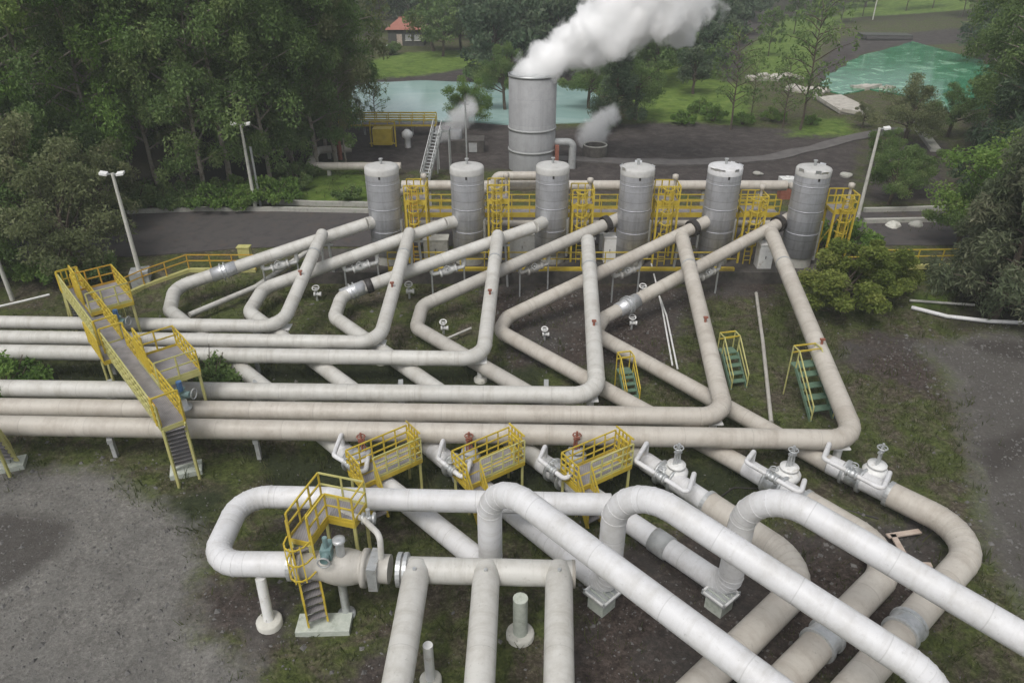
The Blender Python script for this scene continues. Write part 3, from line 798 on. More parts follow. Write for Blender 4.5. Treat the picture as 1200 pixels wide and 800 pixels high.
p = at(610, 690, 2.2); post_support('pipe_support', 'grey green post with round concrete footing under the manifold pipe', (p.x, p.y, 1.8), .24, 'round', 'concrete_green', .46, shoe=False)
p = at(490, 742, 2.2); post_support('pipe_support', 'short pale post under the left manifold branch', (p.x + .25, p.y, 1.7),   .15, 'round', 'white_paint', .34, shoe=False)
for (u, v), rz, lb in (((706, 692), .75, 'square steel topped concrete pedestal beside the middle overhead arch'), ((845, 693), .70, 'square steel topped concrete pedestal beside the right overhead arch')):
    p = at(u, v, .78)
    t = thing('pedestal', lb, 'pedestal', (p.x, p.y, 0))
    mb = MB(); mb.box((p.x, p.y, .2), (.66, .66, .9), rz); mb.build('block', 'concrete_green', t)
    a = Matrix.Rotation(rz, 3, 'Z')
    mb = MB(); mb.box((p.x, p.y, .685), (.92, .92, .06), rz); mb.build('steel_plate', 'galv', t)
    for i_ in range(4):
        n_ = a @ Vector((math.cos(i_ * math.pi / 2), math.sin(i_ * math.pi / 2), 0)) * .43; s_ = Vector((-n_.y, n_.x, 0))
        mb = MB(); c_ = Vector((p.x, p.y, .745)) + n_; mb.bar(c_ - s_ * .9, c_ + s_ * .9, .07, .06); mb.build('rim', 'white_paint', t)
    for i_ in (-.2, 0, .2):
        o_ = a @ Vector((i_, 0, 0)); y_ = a @ Vector((0, .36, 0)); mb = MB(); mb.bar(Vector((p.x, p.y, .735)) + o_ - y_, Vector((p.x, p.y, .735)) + o_ + y_, .04, .035); mb.build('slide_bar', 'concrete_green', t)
    for sx in (-1, 1):
        for sy in (-1, 1):
            q = a @ Vector((sx * .43, sy * .43, 0)); mb = MB(); mb.cyl((p.x + q.x, p.y + q.y, .74), (p.x + q.x, p.y + q.y, .84), .03, n=8); mb.build('anchor_bolt', 'galv', t)
# sleepers under the bank of horizontal pipes
for i, u in enumerate((-60, 130, 300, 470, 640)):
    for grp, (v1, v2) in (('back', (372, 425)), ('front', (450, 522))):
        if grp == 'back' and u > 400: continue
        a, b = at(u, v1, .9), at(u, v2, .9)
        t = thing('pipe_rack', f'low steel rack under the three {grp} steam pipes', 'pipe rack', ((a.x + b.x) / 2, (a.y + b.y) / 2, 0), f'low racks under the {grp} steam pipes')
        mb = MB(); mb.bar((a.x, a.y, 1.08), (b.x, b.y, 1.08), .22, .2); mb.build('beam', 'grey_paint', t)
        for q in (a.lerp(b, .08), a.lerp(b, .92)):
            mb = MB(); mb.bar((q.x, q.y, -.1), (q.x, q.y, .98), .18); mb.build('leg', 'grey_paint', t)
# legs under the tees of the well lines
for k in range(6):
    p, _ = nearest_px(well_paths[k][0], V_TOP[k][0] + 6, V_TOP[k][1])
    gz = ground_z(p.x, p.y)
    t = thing('tee_support', f'grey steel trestle under the tee beside the {ORD[k]} separator from the left', 'support', (p.x, p.y, gz), 'trestles under the separator tees')
    for s in (-.35, .35):
        mb = MB(); mb.bar((p.x + s, p.y, gz - .1), (p.x + s * .6, p.y, p.z - .3), .13); mb.build('leg', 'galv', t)
    mb = MB(); mb.bar((p.x - .5, p.y, p.z - .44), (p.x + .5, p.y, p.z - .44), .14); mb.build('cross_beam', 'galv', t)
# silver control valve skids slung beneath the sloping well lines
for k, (u, v) in enumerate([(328, 318), (424, 316), (524, 318), (634, 330), (742, 330), (838, 330)]):
    c = at(u, v, 1.7)
    p, d = nearest_px(well_paths[k][0], u, v - 8); d = Vector((d.x, d.y, d.z))
    t = thing('drain_valve_set', f'silver pipework and valve slung under the sloping pipe of the {ORD[k]} separator from the left', 'valve', (c.x, c.y, 0), 'valve sets under the sloping pipes')
    dn = Vector((0, 0, -1))
    a, b = p - d * 1.15, p + d * 1.0
    lo = 0.95
    pth = fillet([a, a + dn * lo, b + dn * lo * .75, b], .16, 6)
    mb = MB(); mb.tube(pth, .13, 12); mb.build('pipe_loop', 'white_paint' if k < 3 else 'pipe_white', t)
    e = (a + b) / 2 + dn * lo * .86
    mb = MB(); mb.lathe(e - d * .35, d, [(-.2, .1), (-.2, .28), (-.08, .28), (-.08, .2), (.2, .27), (.5, .27), (.78, .2), (.78, .28), (.9, .28), (.9, .1)], 16); mb.build('valve_body', 'white_paint' if k < 3 else 'pipe_white', t)
    mb = MB(); n2 = Vector((0, -.5, .35)); mb.cyl(e, e + n2 * .9, .05, n=8); mb.torus(e + n2 * .9, n2, .17, .025, 16, 6); mb.build('handwheel', 'grey_paint', t)
    for q in (pth[2], pth[-3]):
        mb = MB(); mb.bar(q, Vector((q.x, q.y, ground_z(q.x, q.y) - .05)), .09); mb.build('leg', 'galv', t)

for (u, v), s_, lb in (((372, 352), .5, 'small white instrument valve between the first and second U bends'), ((480, 350), .55, 'small white instrument valve between the second and third slanting pipes'),
                       ((520, 392), .45, 'small white valve standing inside the fourth U bend'), ((740, 385), .45, 'small white valve below the shiny clad sixth line'), ((638, 398), .4, 'small white valve right of the fifth U bend'), ((752, 350), .5, 'small grey fitting behind the shiny clad sixth line')):
    q = at(u, v, 0); g_ = ground_z(q.x, q.y)
    t = thing('instrument_valve', lb, 'valve', (q.x, q.y, g_), 'small valves among the U bends')
    mb = MB(); mb.cyl((q.x, q.y, g_ - .1), (q.x, q.y, g_ + 1.7 * s_), .07, n=10); mb.build('stem', 'galv', t)
    mb = MB(); mb.lathe((q.x - .3 * s_, q.y, g_ + .9 * s_), (1, 0, 0), [(0, .3 * s_), (.1, .3 * s_), (.1, .18 * s_), (.5 * s_, .24 * s_), (.7 * s_, .18 * s_), (.7 * s_, .3 * s_), (.7 * s_ + .1, .3 * s_)], 14); mb.build('body', 'white_paint', t)
    mb = MB(); mb.torus((q.x, q.y, g_ + 1.75 * s_), (0, -.4, 1), .42 * s_, .035, 16, 6); mb.bar((q.x - .4 * s_, q.y, g_ + 1.75 * s_), (q.x + .4 * s_, q.y, g_ + 1.75 * s_), .04); mb.build('handwheel', 'white_paint', t)
# ------------------------------------------------------------------ separators
SEP_TOP = [(446.5, 192), (547, 192), (648, 191), (748, 193), (851, 192), (955, 194)]
SEP_LABEL = ['leftmost grey cylindrical separator, nearest the bright grass and left road', 'second separator from the left, with a thin mast rising behind it',
             'third separator from the left, standing in front of the tall steaming chimney', 'fourth separator from the left, standing right of the tall steaming chimney',
             'fifth separator from the left, with bright torn cladding on its crown', 'rightmost separator, standing behind the round green tree, dented crown']
HS = 7.35
SEP_POS = []
for k in range(6):
    p = at(*SEP_TOP[k], HS); SEP_POS.append(p)
for k, p in enumerate(SEP_POS):
    base = Vector((p.x, p.y, GZ)); r = 1.06; H = HS - GZ
    t = thing('separator_vessel', SEP_LABEL[k], 'separator', base, 'steam separators in a row')
    mb = MB(); mb.lathe(base + Vector((0, 0, .7)), (0, 0, 1), [(0, r * .92), (.05, r), (H - 1.25, r)], 36)
    mb.build('shell', 'tank_metal', t)
    mb = MB(); mb.lathe(base + Vector((0, 0, H - .56)), (0, 0, 1), [(0, r + .012), (.36, r + .012), (.44, r * .96), (.49, r * .80), (.53, r * .45), (.56, .001)], 36)
    mb.build('crown', 'tank_top' if k != 4 else 'pipe_clean', t)
    mb = MB(); mb.cyl(base + Vector((0, 0, -.1)), base + Vector((0, 0, .7)), r * .9, n=30); mb.build('skirt', 'concrete', t)
    for h in (1.6, 3.1, 4.7):
        mb = MB(); mb.lathe(base + Vector((0, 0, .7 + h)), (0, 0, 1), [(0, r), (0, r + .012), (.05, r + .012), (.05, r)], 36); mb.build('band', 'tank_metal', t)
    mb = MB(); mb.cyl(base + Vector((0, 0, H)), base + Vector((0, 0, H + .3)), .08, n=10); mb.lathe(base + Vector((0, 0, H + .28)), (0, 0, 1), [(0, .13), (.06, .13)], 12); mb.build('vent', 'grey_paint', t)
    mb = MB(); mb.box(base + Vector((0, -r * .97, H - .62)), (.12, .10, .18)); mb.build('lifting_lug', 'black_metal', t)
    nz_ = Vector(at(*NOZ[k], 3.75)); dirn = Vector((base.x - nz_.x, base.y - nz_.y, 0)).normalized()
    mb = MB(); mb.cyl(Vector((base.x, base.y, 3.75)) - dirn * (r * .8), nz_ - dirn * .02, .40, n=20); mb.build('inlet_nozzle', 'pipe_beige' if k > 2 else 'pipe_white', t)
    mb = MB(); mb.cyl(base + Vector((r * .92, -.25, .4)), base + Vector((r * .92, -.25, 3.0)), .17, n=12); mb.build('level_column', 'galv', t)
    if k in (3, 4, 5):                      # torn, lifted edge of the crown cladding
        for a in range(7 if k == 4 else 5):
            an = rng.uniform(0, 6.28); c = base + Vector((math.cos(an) * r, math.sin(an) * r, H - .30))
            e = Vector((-math.sin(an), math.cos(an), 0))
            mb = MB(); mb.frame_box(c + Vector((0, 0, .08)), e * rng.uniform(.12, .28), Vector((math.cos(an), math.sin(an), 0)) * .012, Vector((math.cos(an) * .05, math.sin(an) * .05, rng.uniform(.08, .2))))
            mb.build('cladding_flap', 'jacket_metal', t)

# ------------------------------------------------------------------ steelwork helpers
UP = Vector((0, 0, 1))
POSTS, RN = set(), [0]
def railing(parent, pts, h=1.05, mat='yellow', sp=1.1, w=.055, name='railing', closed=False, rails=(1.0, .55), kick=True):
    P = [Vector(p) for p in pts]
    if closed: P.append(P[0])
    mb = MB(); RN[0] += 1; e = .005 * (RN[0] % 4)
    for a, b in zip(P, P[1:]):
        d = (b - a).normalized() * (.004 * (RN[0] % 3))
        n = max(1, round((b - a).length / sp))
        for f in rails: mb.bar(a + UP * (h * f + e) + d, b + UP * (h * f + e) - d, w - e * .6)
        if kick: mb.bar(a + UP * (.07 + e) + d, b + UP * (.07 + e) - d, .026 + e * .4, .14)
        for i in range(n + 1):
            q = a.lerp(b, i / n); k = (round(q.x * 9), round(q.y * 9), round(q.z * 2))
            if k in POSTS: continue
            POSTS.add(k); mb.bar(q - UP * .03, q + UP * (h - .004), w + .004)
    return mb.build(name, mat, parent)

def deck(parent, c, X, Y, th=.06, mat='grating', edge='yellow', ew=.06):
    """c centre, X/Y half vectors"""
    c, X, Y = Vector(c), Vector(X), Vector(Y)
    mb = MB(); mb.frame_box(c, X, Y, UP * th / 2); d = mb.build('deck', mat, parent)
    mb = MB()
    for a, b in ((c + X + Y, c + X - Y), (c - X + Y, c - X - Y), (c + X + Y, c - X + Y), (c + X - Y, c - X - Y)):
        mb.bar(a - UP * .08, b - UP * .08, ew, .2)
    mb.build('edge_beam', edge, parent)
    return d

def stair(parent, bottom, top, width, mat='yellow', tread='grating', rail=True, rh=.95, rail_mat=None, n=None):
    b, t = Vector(bottom), Vector(top); d = t - b
    h = Vector((d.x, d.y, 0)).normalized(); s = h.cross(UP) * width / 2
    for sg in (-1, 1):
        mb = MB(); mb.bar(b + s * sg, t + s * sg, .05, .2); mb.build('stringer', mat, parent)
    n = n or max(3, round(d.z / .24))
    for i in range(1, n):
        c = b.lerp(t, i / n); mb = MB(); mb.frame_box(c, s * .96, h * .13, UP * .02); mb.build('tread', tread, parent)
    if rail:
        for sg in (-1, 1):
            o = s * sg
            mb = MB()
            mb.bar(b + o + UP * rh, t + o + UP * rh, .055); mb.bar(b + o + UP * rh * .5, t + o + UP * rh * .5, .05)
            m_ = max(2, round(d.length / 1.0))
            for i in range(m_ + 1): q = b.lerp(t, i / m_) + o; mb.bar(q, q + UP * rh, .055)
            mb.build('handrail', rail_mat or mat, parent)

def legs(parent, pts, mat, w=.10, brace=False):
    for p in pts:
        g = ground_z(p[0], p[1]); mb = MB(); mb.bar((p[0], p[1], g - .1), p, w); mb.build('leg', mat, parent)

def footing(parent, c, size, rz=0, mat='concrete_green'):
    g = ground_z(c[0], c[1]); mb = MB(); mb.box((c[0], c[1], g + .02), (size[0], size[1], .4), rz); mb.build('footing', mat, parent)

# ------------------------------------------------------------------ three valve platforms in the middle
PLAT_LABEL = ['left yellow railed platform of three, beside the rust red valve near the front stair', 'middle yellow railed platform of three, behind the left overhead arch', 'right yellow railed platform of three, behind the header pipe end']
for k, (u, v) in enumerate([(452, 545), (573, 547), (699, 550)]):
    z = 1.45
    c = at(u, v, z); e = at(u + 36, v - 16, z) - c; X_ = Vector((e.x, e.y, 0)).normalized() * 1.35
    Y_ = Vector((-X_.y, X_.x, 0)).normalized() * .54
    t = thing('valve_platform', PLAT_LABEL[k], 'platform', (c.x, c.y, 0), 'yellow valve platforms')
    for s in (-1, 1):
        mb = MB(); mb.frame_box(c + Y_ * .5 * s, X_, Y_ * .46, UP * .03); mb.build('deck', 'grating', t)
    mb = MB()
    for s in (-1, 0, 1): mb.bar(c - X_ + Y_ * s - UP * .06, c + X_ + Y_ * s - UP * .06, .07, .2)
    for s in (-1, 1): mb.bar(c + X_ * s + Y_ - UP * .06, c + X_ * s - Y_ - UP * .06, .07, .2)
    mb.build('frame', 'yellow', t)
    railing(t, [c + X_ + Y_, c - X_ + Y_], sp=.5, rails=(1.0, .68, .36))
    railing(t, [c - X_ * .55 - Y_, c + X_ - Y_], sp=.5, mat='yellow_pale', rails=(1.0, .68, .36))
    railing(t, [c + X_ - Y_, c + X_ + Y_], h=1.25, sp=.24, rails=(1.0, .75, .5, .25), w=.06)
    railing(t, [c + X_ * .78 - Y_, c + X_ * .78 - Y_ * .1], h=1.2, sp=.24, name='gate')
    lo = c - X_ * .78 - Y_; hd = -Y_.normalized()
    stair(t, Vector((lo.x, lo.y, .1)) + hd * .75, lo, .62, rh=.9)
    railing(t, [c - X_ - Y_, c - X_ + Y_], sp=.25, rails=(1.0, .75, .5, .25))
    legs(t, [c + X_ * a + Y_ * b - UP * .1 for a in (-.95, .95) for b in (-.9, .9)], 'yellow_pale')

# ------------------------------------------------------------------ front stair over the header pipe
z = 3.05
a, b = at(388, 584, z), at(352, 633, z)
fx = (a - b).normalized(); sx = fx.cross(UP)
c = (a + b) / 2
t = thing('crossover_stair', 'yellow railed stair and walkway stepping over the white header pipe in front', 'stair', (c.x, c.y, 0))
half = (a - b) / 2
deck(t, c, half, sx * .36)
# side bay at the far end
c2 = a - fx * .45 + sx * .85
deck(t, c2, fx * .45, sx * .48)
railing(t, [b - sx * .36, a - sx * .36], mat='yellow', sp=.6)
railing(t, [a - sx * .36, a + sx * 1.33], mat='yellow_pale', sp=.7)
railing(t, [a + sx * 1.33, a - fx * .9 + sx * 1.33], mat='yellow', sp=.6)
railing(t, [a - fx * .9 + sx * 1.33, a - fx * .9 + sx * .36], mat='yellow', sp=.6)
railing(t, [a - fx * .9 + sx * .36, b + sx * .36], mat='yellow', sp=.5)
bot = at(373, 730, .3)
stair(t, bot, b + Vector((0, -.02, 0)), .62, rh=1.0)
# cage hoops round the steep stair head
for i, f in enumerate((.45, .62, .8)):
    q = bot.lerp(b, f) + UP * .9
    mb = MB(); hh = Vector((fx.x, fx.y, 0)) * -1
    pts = [q + sx * (.40 * math.cos(an)) + hh * (.1 + .55 * math.sin(an)) for an in np.linspace(0, math.pi, 7)]
    for p0, p1 in zip(pts, pts[1:]): mb.bar(p0, p1, .045)
    mb.build('hoop', 'yellow', t)
for an in (.25, .5, .75):
    mb = MB(); o = sx * (.40 * math.cos(an * math.pi)) + Vector((fx.x, fx.y, 0)) * -(.1 + .55 * math.sin(an * math.pi))
    mb.bar(bot.lerp(b, .42) + UP * .9 + o, bot.lerp(b, .83) + UP * .9 + o, .04); mb.build('cage_strap', 'yellow', t)
footing(t, (bot.x + .15, bot.y + .12), (1.75, .75), 0.03)
legs(t, [b + sx * .33 - UP * .1, b - sx * .33 - UP * .1, a - sx * .33 - UP * .1, c2 + sx * .44 + fx * .4 - UP * .1, c2 + sx * .44 - fx * .4 - UP * .1], 'yellow_pale')

# ------------------------------------------------------------------ long crossover on the left and its two side platforms
z = 3.0
a, b = at(84, 338, z), at(203, 497, z)
m1 = a.lerp(b, .47); m2 = a.lerp(b, .53)
fx = (b - a).normalized(); sx = fx.cross(UP) * -1          # sx points to the right of the picture
if sx.x < 0: sx = -sx
t = thing('crossover_stair', 'long yellow walkway stair crossing all six steam pipes at left', 'stair', (b.x, b.y, 0))
for p0, p1 in ((a, m1), (m2, b)):
    deck(t, (p0 + p1) / 2, (p1 - p0) / 2, sx * .45, edge='yellow_pale')
deck(t, (m1 + m2) / 2 - UP * .08, fx * 1.1, sx * .75)
for s, mt in ((-1, 'yellow_pale'), (1, 'yellow')):
    railing(t, [a + sx * .47 * s, m1 + sx * .47 * s], mat=mt, sp=.55, rails=(1.0, .68, .36))
    railing(t, [m2 + sx * .47 * s, b + sx * .47 * s], mat=mt, sp=.55, rails=(1.0, .68, .36))
railing(t, [m1 - fx * .7 - sx * .8, m2 + fx * .7 - sx * .8], mat='yellow', sp=.3, rails=(1.0, .75, .5, .25))
railing(t, [a - fx * .1 - sx * .5, a - fx * .1 + sx * .5], mat='yellow', sp=.25, name='gate')
for q in (m1, m2, a + fx * .3, b - fx * .3):
    mb = MB()
    for s in (-1, 1): mb.bar(q + sx * .5 * s, q + sx * .5 * s + UP * 1.25, .08)
    mb.bar(q + sx * .5 + UP * 1.25, q - sx * .5 + UP * 1.25, .06)
    mb.build('gate_frame', 'yellow', t)
bot = at(217, 545, .35)
stair(t, bot, b, .85, mat='yellow_pale', rail_mat='yellow')
railing(t, [b - sx * .45 + fx * .0, b - sx * .45 - fx * .8], mat='orange', sp=.4)
bk = a - fx * 1.2; bk.z = .3
stair(t, bk, a, .85, mat='yellow_pale', rail_mat='yellow_pale')
footing(t, (bot.x, bot.y), (1.25, .8), .35)
legs(t, [q + sx * .42 * s - UP * .1 for q in (a, a.lerp(b, .36), m1, b) for s in (-1, 1)], 'yellow_pale')
for i, ((u, v), lb, hx, hy, zz, vlab) in enumerate([((122, 348), 'railed grey platform joined to the upper end of the long left crossover', 1.0, 1.55, 3.3, 'teal actuator valve under the upper railed platform on the left'),
                                               ((198, 427), 'railed grey platform beside the lower half of the long left crossover', .85, 1.45, 3.3, 'blue and teal valve under the lower railed platform on the left')]):
    c = at(u, v, zz)
    t = thing('valve_platform', lb, 'platform', (c.x, c.y, 0), 'side platforms of the left crossover')
    fy = fx * hy; fxx = sx * hx
    deck(t, c, fy, fxx, edge='yellow' if i == 0 else 'yellow_pale')
    railing(t, [c - fy - fxx, c - fy + fxx], mat='orange' if i == 0 else 'yellow', sp=.7)
    railing(t, [c - fy + fxx, c + fy + fxx], mat='yellow', sp=.5, rails=(1.0, .68, .36))
    railing(t, [c + fy + fxx, c + fy - fxx], mat='yellow_pale', sp=.7)
    railing(t, [c - fy - fxx, c - fxx * 1 + fy * .2], mat='yellow', sp=.22, rails=(1.0, .75, .5, .25))
    mb = MB()
    for s in (-.4, 0, .4):
        mb.bar(c - fxx - fy * .3 + fy * s, c - fxx - fy * .3 + fy * s + UP * 1.7, .06)
    mb.bar(c - fxx - fy * .7 + UP * 1.7, c - fxx + fy * .1 + UP * 1.7, .06); mb.bar(c - fxx - fy * .7 + UP * 1.35, c - fxx + fy * .1 + UP * 1.35, .05)
    mb.build('gate_frame', 'yellow', t)
    legs(t, [c + fy * p_ + fxx * q_ - UP * .1 for p_ in (-.95, .95) for q_ in (-.95, .95)], 'yellow_pale')
    vp = at(*((140, 384), (214, 470))[i], 2.35)
    vt = thing('actuated_valve', vlab, 'valve', (vp.x, vp.y, 0), 'valves on the steam pipes')
    q = Vector((vp.x, vp.y, ZH + .35))
    mb = MB(); mb.lathe(q, (0, 0, 1), [(0, .3), (.1, .34), (.12, .2), (.6, .16)], 16); mb.build('bonnet', 'galv', vt)
    mb = MB(); mb.box(q + Vector((.0, 0, .8)), (.4, .36, .4), .4); mb.cyl(q + Vector((-.5, .1, .8)), q + Vector((.45, -.1, .8)), .15, n=14); mb.build('actuator', 'teal_paint', vt)
    mb = MB(); mb.cyl(q + Vector((.12, -.15, 1.05)), q + Vector((.12, -.15, 1.5)), .12, n=12); mb.box(q + Vector((-.2, -.3, .55)), (.3, .22, .4)); mb.build('control_box', 'blue_paint', vt)
    mb = MB(); mb.torus(q + Vector((.62, -.1, .85)), (1, -.15, 0), .22, .03, 16, 6); mb.build('handwheel', 'grey_paint', vt)
# stair of another crossover cut by the left edge of the picture
bt, tp = at(8, 540, .3), at(-30, 490, 3.0)
t = thing('crossover_stair', 'pale yellow stair on a concrete footing cut by the left picture edge', 'stair', (bt.x, bt.y, 0))
stair(t, bt, tp, .85, mat='yellow_pale', rail_mat='yellow_pale')
hh = (tp - bt); hh.z = 0; hh.normalize()
deck(t, tp + hh * .9, hh * .9, hh.cross(UP) * .45, edge='yellow_pale'); legs(t, [tp + hh.cross(UP) * .4 * s - UP * .1 for s in (-1, 1)] + [tp + hh * 1.7 + hh.cross(UP) * .4 * s - UP * .1 for s in (-1, 1)], 'yellow_pale')
footing(t, (bt.x, bt.y), (1.3, .8), .35)

# ------------------------------------------------------------------ small green stiles between the slanting pipes
STILE = [((733, 452), .85, 'small green stile with yellow hoops between the fourth and fifth slanting pipes'), ((853, 432), 1.05, 'small green stile with pale yellow hoops just right of the fifth slanting pipe'),
         ((940, 460), 1.45, 'largest green stile, with a blue side, just left of the nearest slanting pipe')]
for k, ((u, v), s, lb) in enumerate(STILE):
    c = at(u, v + 12, 0)
    t = thing('stile', lb, 'steps', (c.x, c.y, 0), 'green stiles among the pipes')
    wd, rise, run = .8 * s, 1.25 * s, 1.3 * s
    A = Vector((c.x, c.y + .4, 0)); dv_ = Vector((.22, -1, 0)).normalized(); sd = Vector((1, .22, 0)).normalized()
    tp = A + UP * rise; bt = A + dv_ * run + UP * .02
    for sg in (-1, 1):
        mb = MB(); mb.bar(bt + sd * wd / 2 * sg, tp + sd * wd / 2 * sg, .05, .18); mb.build('stringer', 'green_paint', t)
        mb = MB(); o = sd * wd / 2 * sg
        mb.bar(tp + o, tp + o + UP * .95, .05); mb.bar(bt + o, bt + o + UP * .8, .05); mb.bar(bt + o + UP * .8, tp + o + UP * .95, .05); mb.bar(bt + o + UP * .4, tp + o + UP * .5, .04)
        b2 = A - dv_ * .5; mb.bar(tp + o - dv_ * .5 + UP * .95, tp + o + UP * .95, .05); mb.bar(Vector((b2.x, b2.y, 0)) + o, Vector((b2.x, b2.y, rise + .95)) + o, .05)
        mb.build('handrail', 'yellow_pale' if k else 'yellow', t)
    mb = MB()
    for f in (.6, .95):
        q = tp - dv_ * .5 + UP * f; mb.bar(q + sd * wd / 2, q - sd * wd / 2, .06)
    q = tp + UP * .95; mb.bar(q + sd * wd / 2, q - sd * wd / 2, .05)
    mb.build('hoop', 'yellow', t)
    for i in range(1, 5):
        q = bt.lerp(tp, i / 4.6); mb = MB(); mb.frame_box(q, sd * wd * .48, dv_ * .14 * s, UP * .025); mb.build('tread', 'green_paint', t)
    mb = MB(); mb.frame_box(tp - dv_ * .25, sd * wd * .5, dv_ * .27, UP * .03); mb.build('deck', 'green_paint', t)
    if k == 2:
        mb = MB(); o = sd * wd * .56; mb.bar(bt + o + UP * .1, tp + o + UP * .1, .06, .3); mb.bar(bt + o * 1.1, tp + o * 1.1 + UP * .5, .05, .1); mb.build('side_panel', 'blue_paint', t)

# ------------------------------------------------------------------ kerb rails
def kerb_rail(name, label, pts, mat='yellow', kz=.28, h=1.0, sp=1.6, kerb_mat='yellow'):
    t = thing(name, label, 'railing', (pts[0].x, pts[0].y, pts[0].z))
    mb = MB()
    for p0, p1 in zip(pts, pts[1:]): mb.bar(p0 + UP * (kz / 2 - .05), p1 + UP * (kz / 2 - .05), .26, kz)
    mb.build('kerb', kerb_mat, t)
    mb = MB()
    for p0, p1 in zip(pts, pts[1:]):
        for f in (.55, 1.0): mb.bar(p0 + UP * (kz + h * f), p1 + UP * (kz + h * f), .06)
    mb.build('rail', mat, t)
    d_ = [(p1 - p0).length for p0, p1 in zip(pts, pts[1:])]
    for (p0, p1), l in zip(zip(pts, pts[1:]), d_):
        n = max(1, round(l / sp))
        for i in range(n): mb = MB(); q = p0.lerp(p1, i / n); mb.bar(q + UP * .1, q + UP * (kz + h), .06); mb.build('post', mat, t)
    return t
y0 = 43.25
kerb_rail('guard_rail', 'straight yellow guard rail and kerb in front of the six separators', [Vector((-8, y0, GZ)), Vector((6, y0, GZ)), Vector((14.4, y0, GZ))])
kerb_rail('guard_rail', 'yellow guard rail and kerb between the round green tree and the right forest', [Vector((21.5, y0 + .3, GZ)), Vector((28, y0 + .5, GZ)), Vector((34, y0 + .9, GZ))], kerb_mat='yellow_pale')
pts = [at(u, v, GZ - .05) for u, v in ((300, 316), (222, 316), (168, 328), (118, 346))]
for p in pts: p.z = ground_z(p.x, p.y) - .02
kerb_rail('guard_rail', 'orange yellow guard rail curving along the road at upper left', pts, mat='orange', kerb_mat='yellow_pale', h=.9)
q = at(290, 312, GZ)
t = thing('control_box', 'pale yellow control box on a post at the end of the left guard rail', 'box', (q.x, q.y, ground_z(q.x, q.y)))
mb = MB(); mb.box(q + UP * 1.0, (.75, .45, .7)); mb.box(q + UP * 1.39, (.85, .55, .06)); mb.build('case', 'yellow_pale', t)
mb = MB(); mb.bar(q - UP * .9, q + UP * .66, .12); mb.build('post', 'yellow_pale', t)
# retaining wall under the terrace edge
t = MB(); t.box((4.4, 43.02, .36), (37.8, .22, .95)); w_ = t.build('retaining_wall', 'concrete_dark', None, (4.4, 43.0, 0)); tag(w_, 'low dark concrete retaining wall beneath the yellow kerb of the separators', 'wall')

# ------------------------------------------------------------------ ladder towers between separators
TW = [(487, 213), (584, 212), (683, 218), (783, 214), (885, 226), (990, 224)]
TW_LABEL = ['yellow caged ladder platform right of the leftmost separator', 'yellow caged ladder platform right of the second separator', 'yellow caged ladder platform right of the third separator',
            'yellow caged ladder platform right of the fourth separator', 'yellow caged ladder platform right of the fifth separator', 'yellow caged ladder platform right of the rightmost separator, above the round green tree']
for k, (u, v) in enumerate(TW):
    yy = SEP_POS[k].y + .25; top = at_y(u, v, yy); c = Vector((top.x, yy, top.z - 1.1))
    t = thing('ladder_platform', TW_LABEL[k], 'platform', (c.x, c.y, GZ), 'ladder platforms beside the separators')
    X_, Y_ = Vector((.68, 0, 0)), Vector((0, .7, 0))
    deck(t, c, X_, Y_)
    railing(t, [c - X_ - Y_, c + X_ - Y_], sp=.45, w=.07); railing(t, [c + X_ - Y_, c + X_ + Y_], sp=.6, w=.07); railing(t, [c + X_ + Y_, c - X_ + Y_], sp=.45, w=.07)
    legs(t, [c + X_ * a * .95 + Y_ * b * .95 - UP * .1 for a in (-1, 1) for b in (-1, 1)], 'yellow', w=.12)
    for a in (-1, 1):
        mb = MB(); mb.bar(c + X_ * .95 - Y_ * .95 * a - UP * .3, Vector((c.x - .62, c.y - .66 * a, max(GZ, c.z - 2.6))), .07); mb.build('brace', 'yellow', t)
    lb = Vector((c.x - .1, c.y - .82, GZ)); lt = Vector((c.x - .1, c.y - .82, c.z + 1.1))
    mb = MB()
    for s in (-.22, .22): mb.bar(lb + Vector((s, 0, 0)), lt + Vector((s, 0, 0)), .06)
    n = int((lt.z - lb.z) / .3)
    for i in range(1, n): q = lb.lerp(lt, i / n); mb.bar(q - Vector((.22, 0, 0)), q + Vector((.22, 0, 0)), .04)
    mb.build('ladder', 'yellow' if k != 0 else 'orange', t)
    for i in range(5):
        zc = c.z + 1.0 - i * .75; mb = MB()
        pts_ = [Vector((c.x - .1 + .36 * math.cos(an), c.y - .8 - .6 * math.sin(an), zc)) for an in np.linspace(0, math.pi, 8)]
        for p0, p1 in zip(pts_, pts_[1:]): mb.bar(p0, p1, .06)
        mb.build('hoop', 'yellow', t)
    mb = MB()
    for an in (.2, .5, .8):
        o = Vector((.36 * math.cos(an * math.pi), -.6 * math.sin(an * math.pi), 0)); q = Vector((c.x - .1, c.y - .8, c.z + 1.0))
        mb.bar(q + o, q + o - UP * 3.0, .05)
    mb.build('cage', 'yellow', t)
    mb = MB(); mb.cyl(Vector((c.x + .5, c.y + .3, c.z)), Vector((c.x + .5, c.y + .3, c.z + 1.5)), .09, n=8); mb.lathe(Vector((c.x + .5, c.y + .3, c.z + 1.2)), UP, [(0, .1), (.05, .2), (.3, .2), (.35, .1)], 12); mb.build('gauge', 'pipe_beige', t)

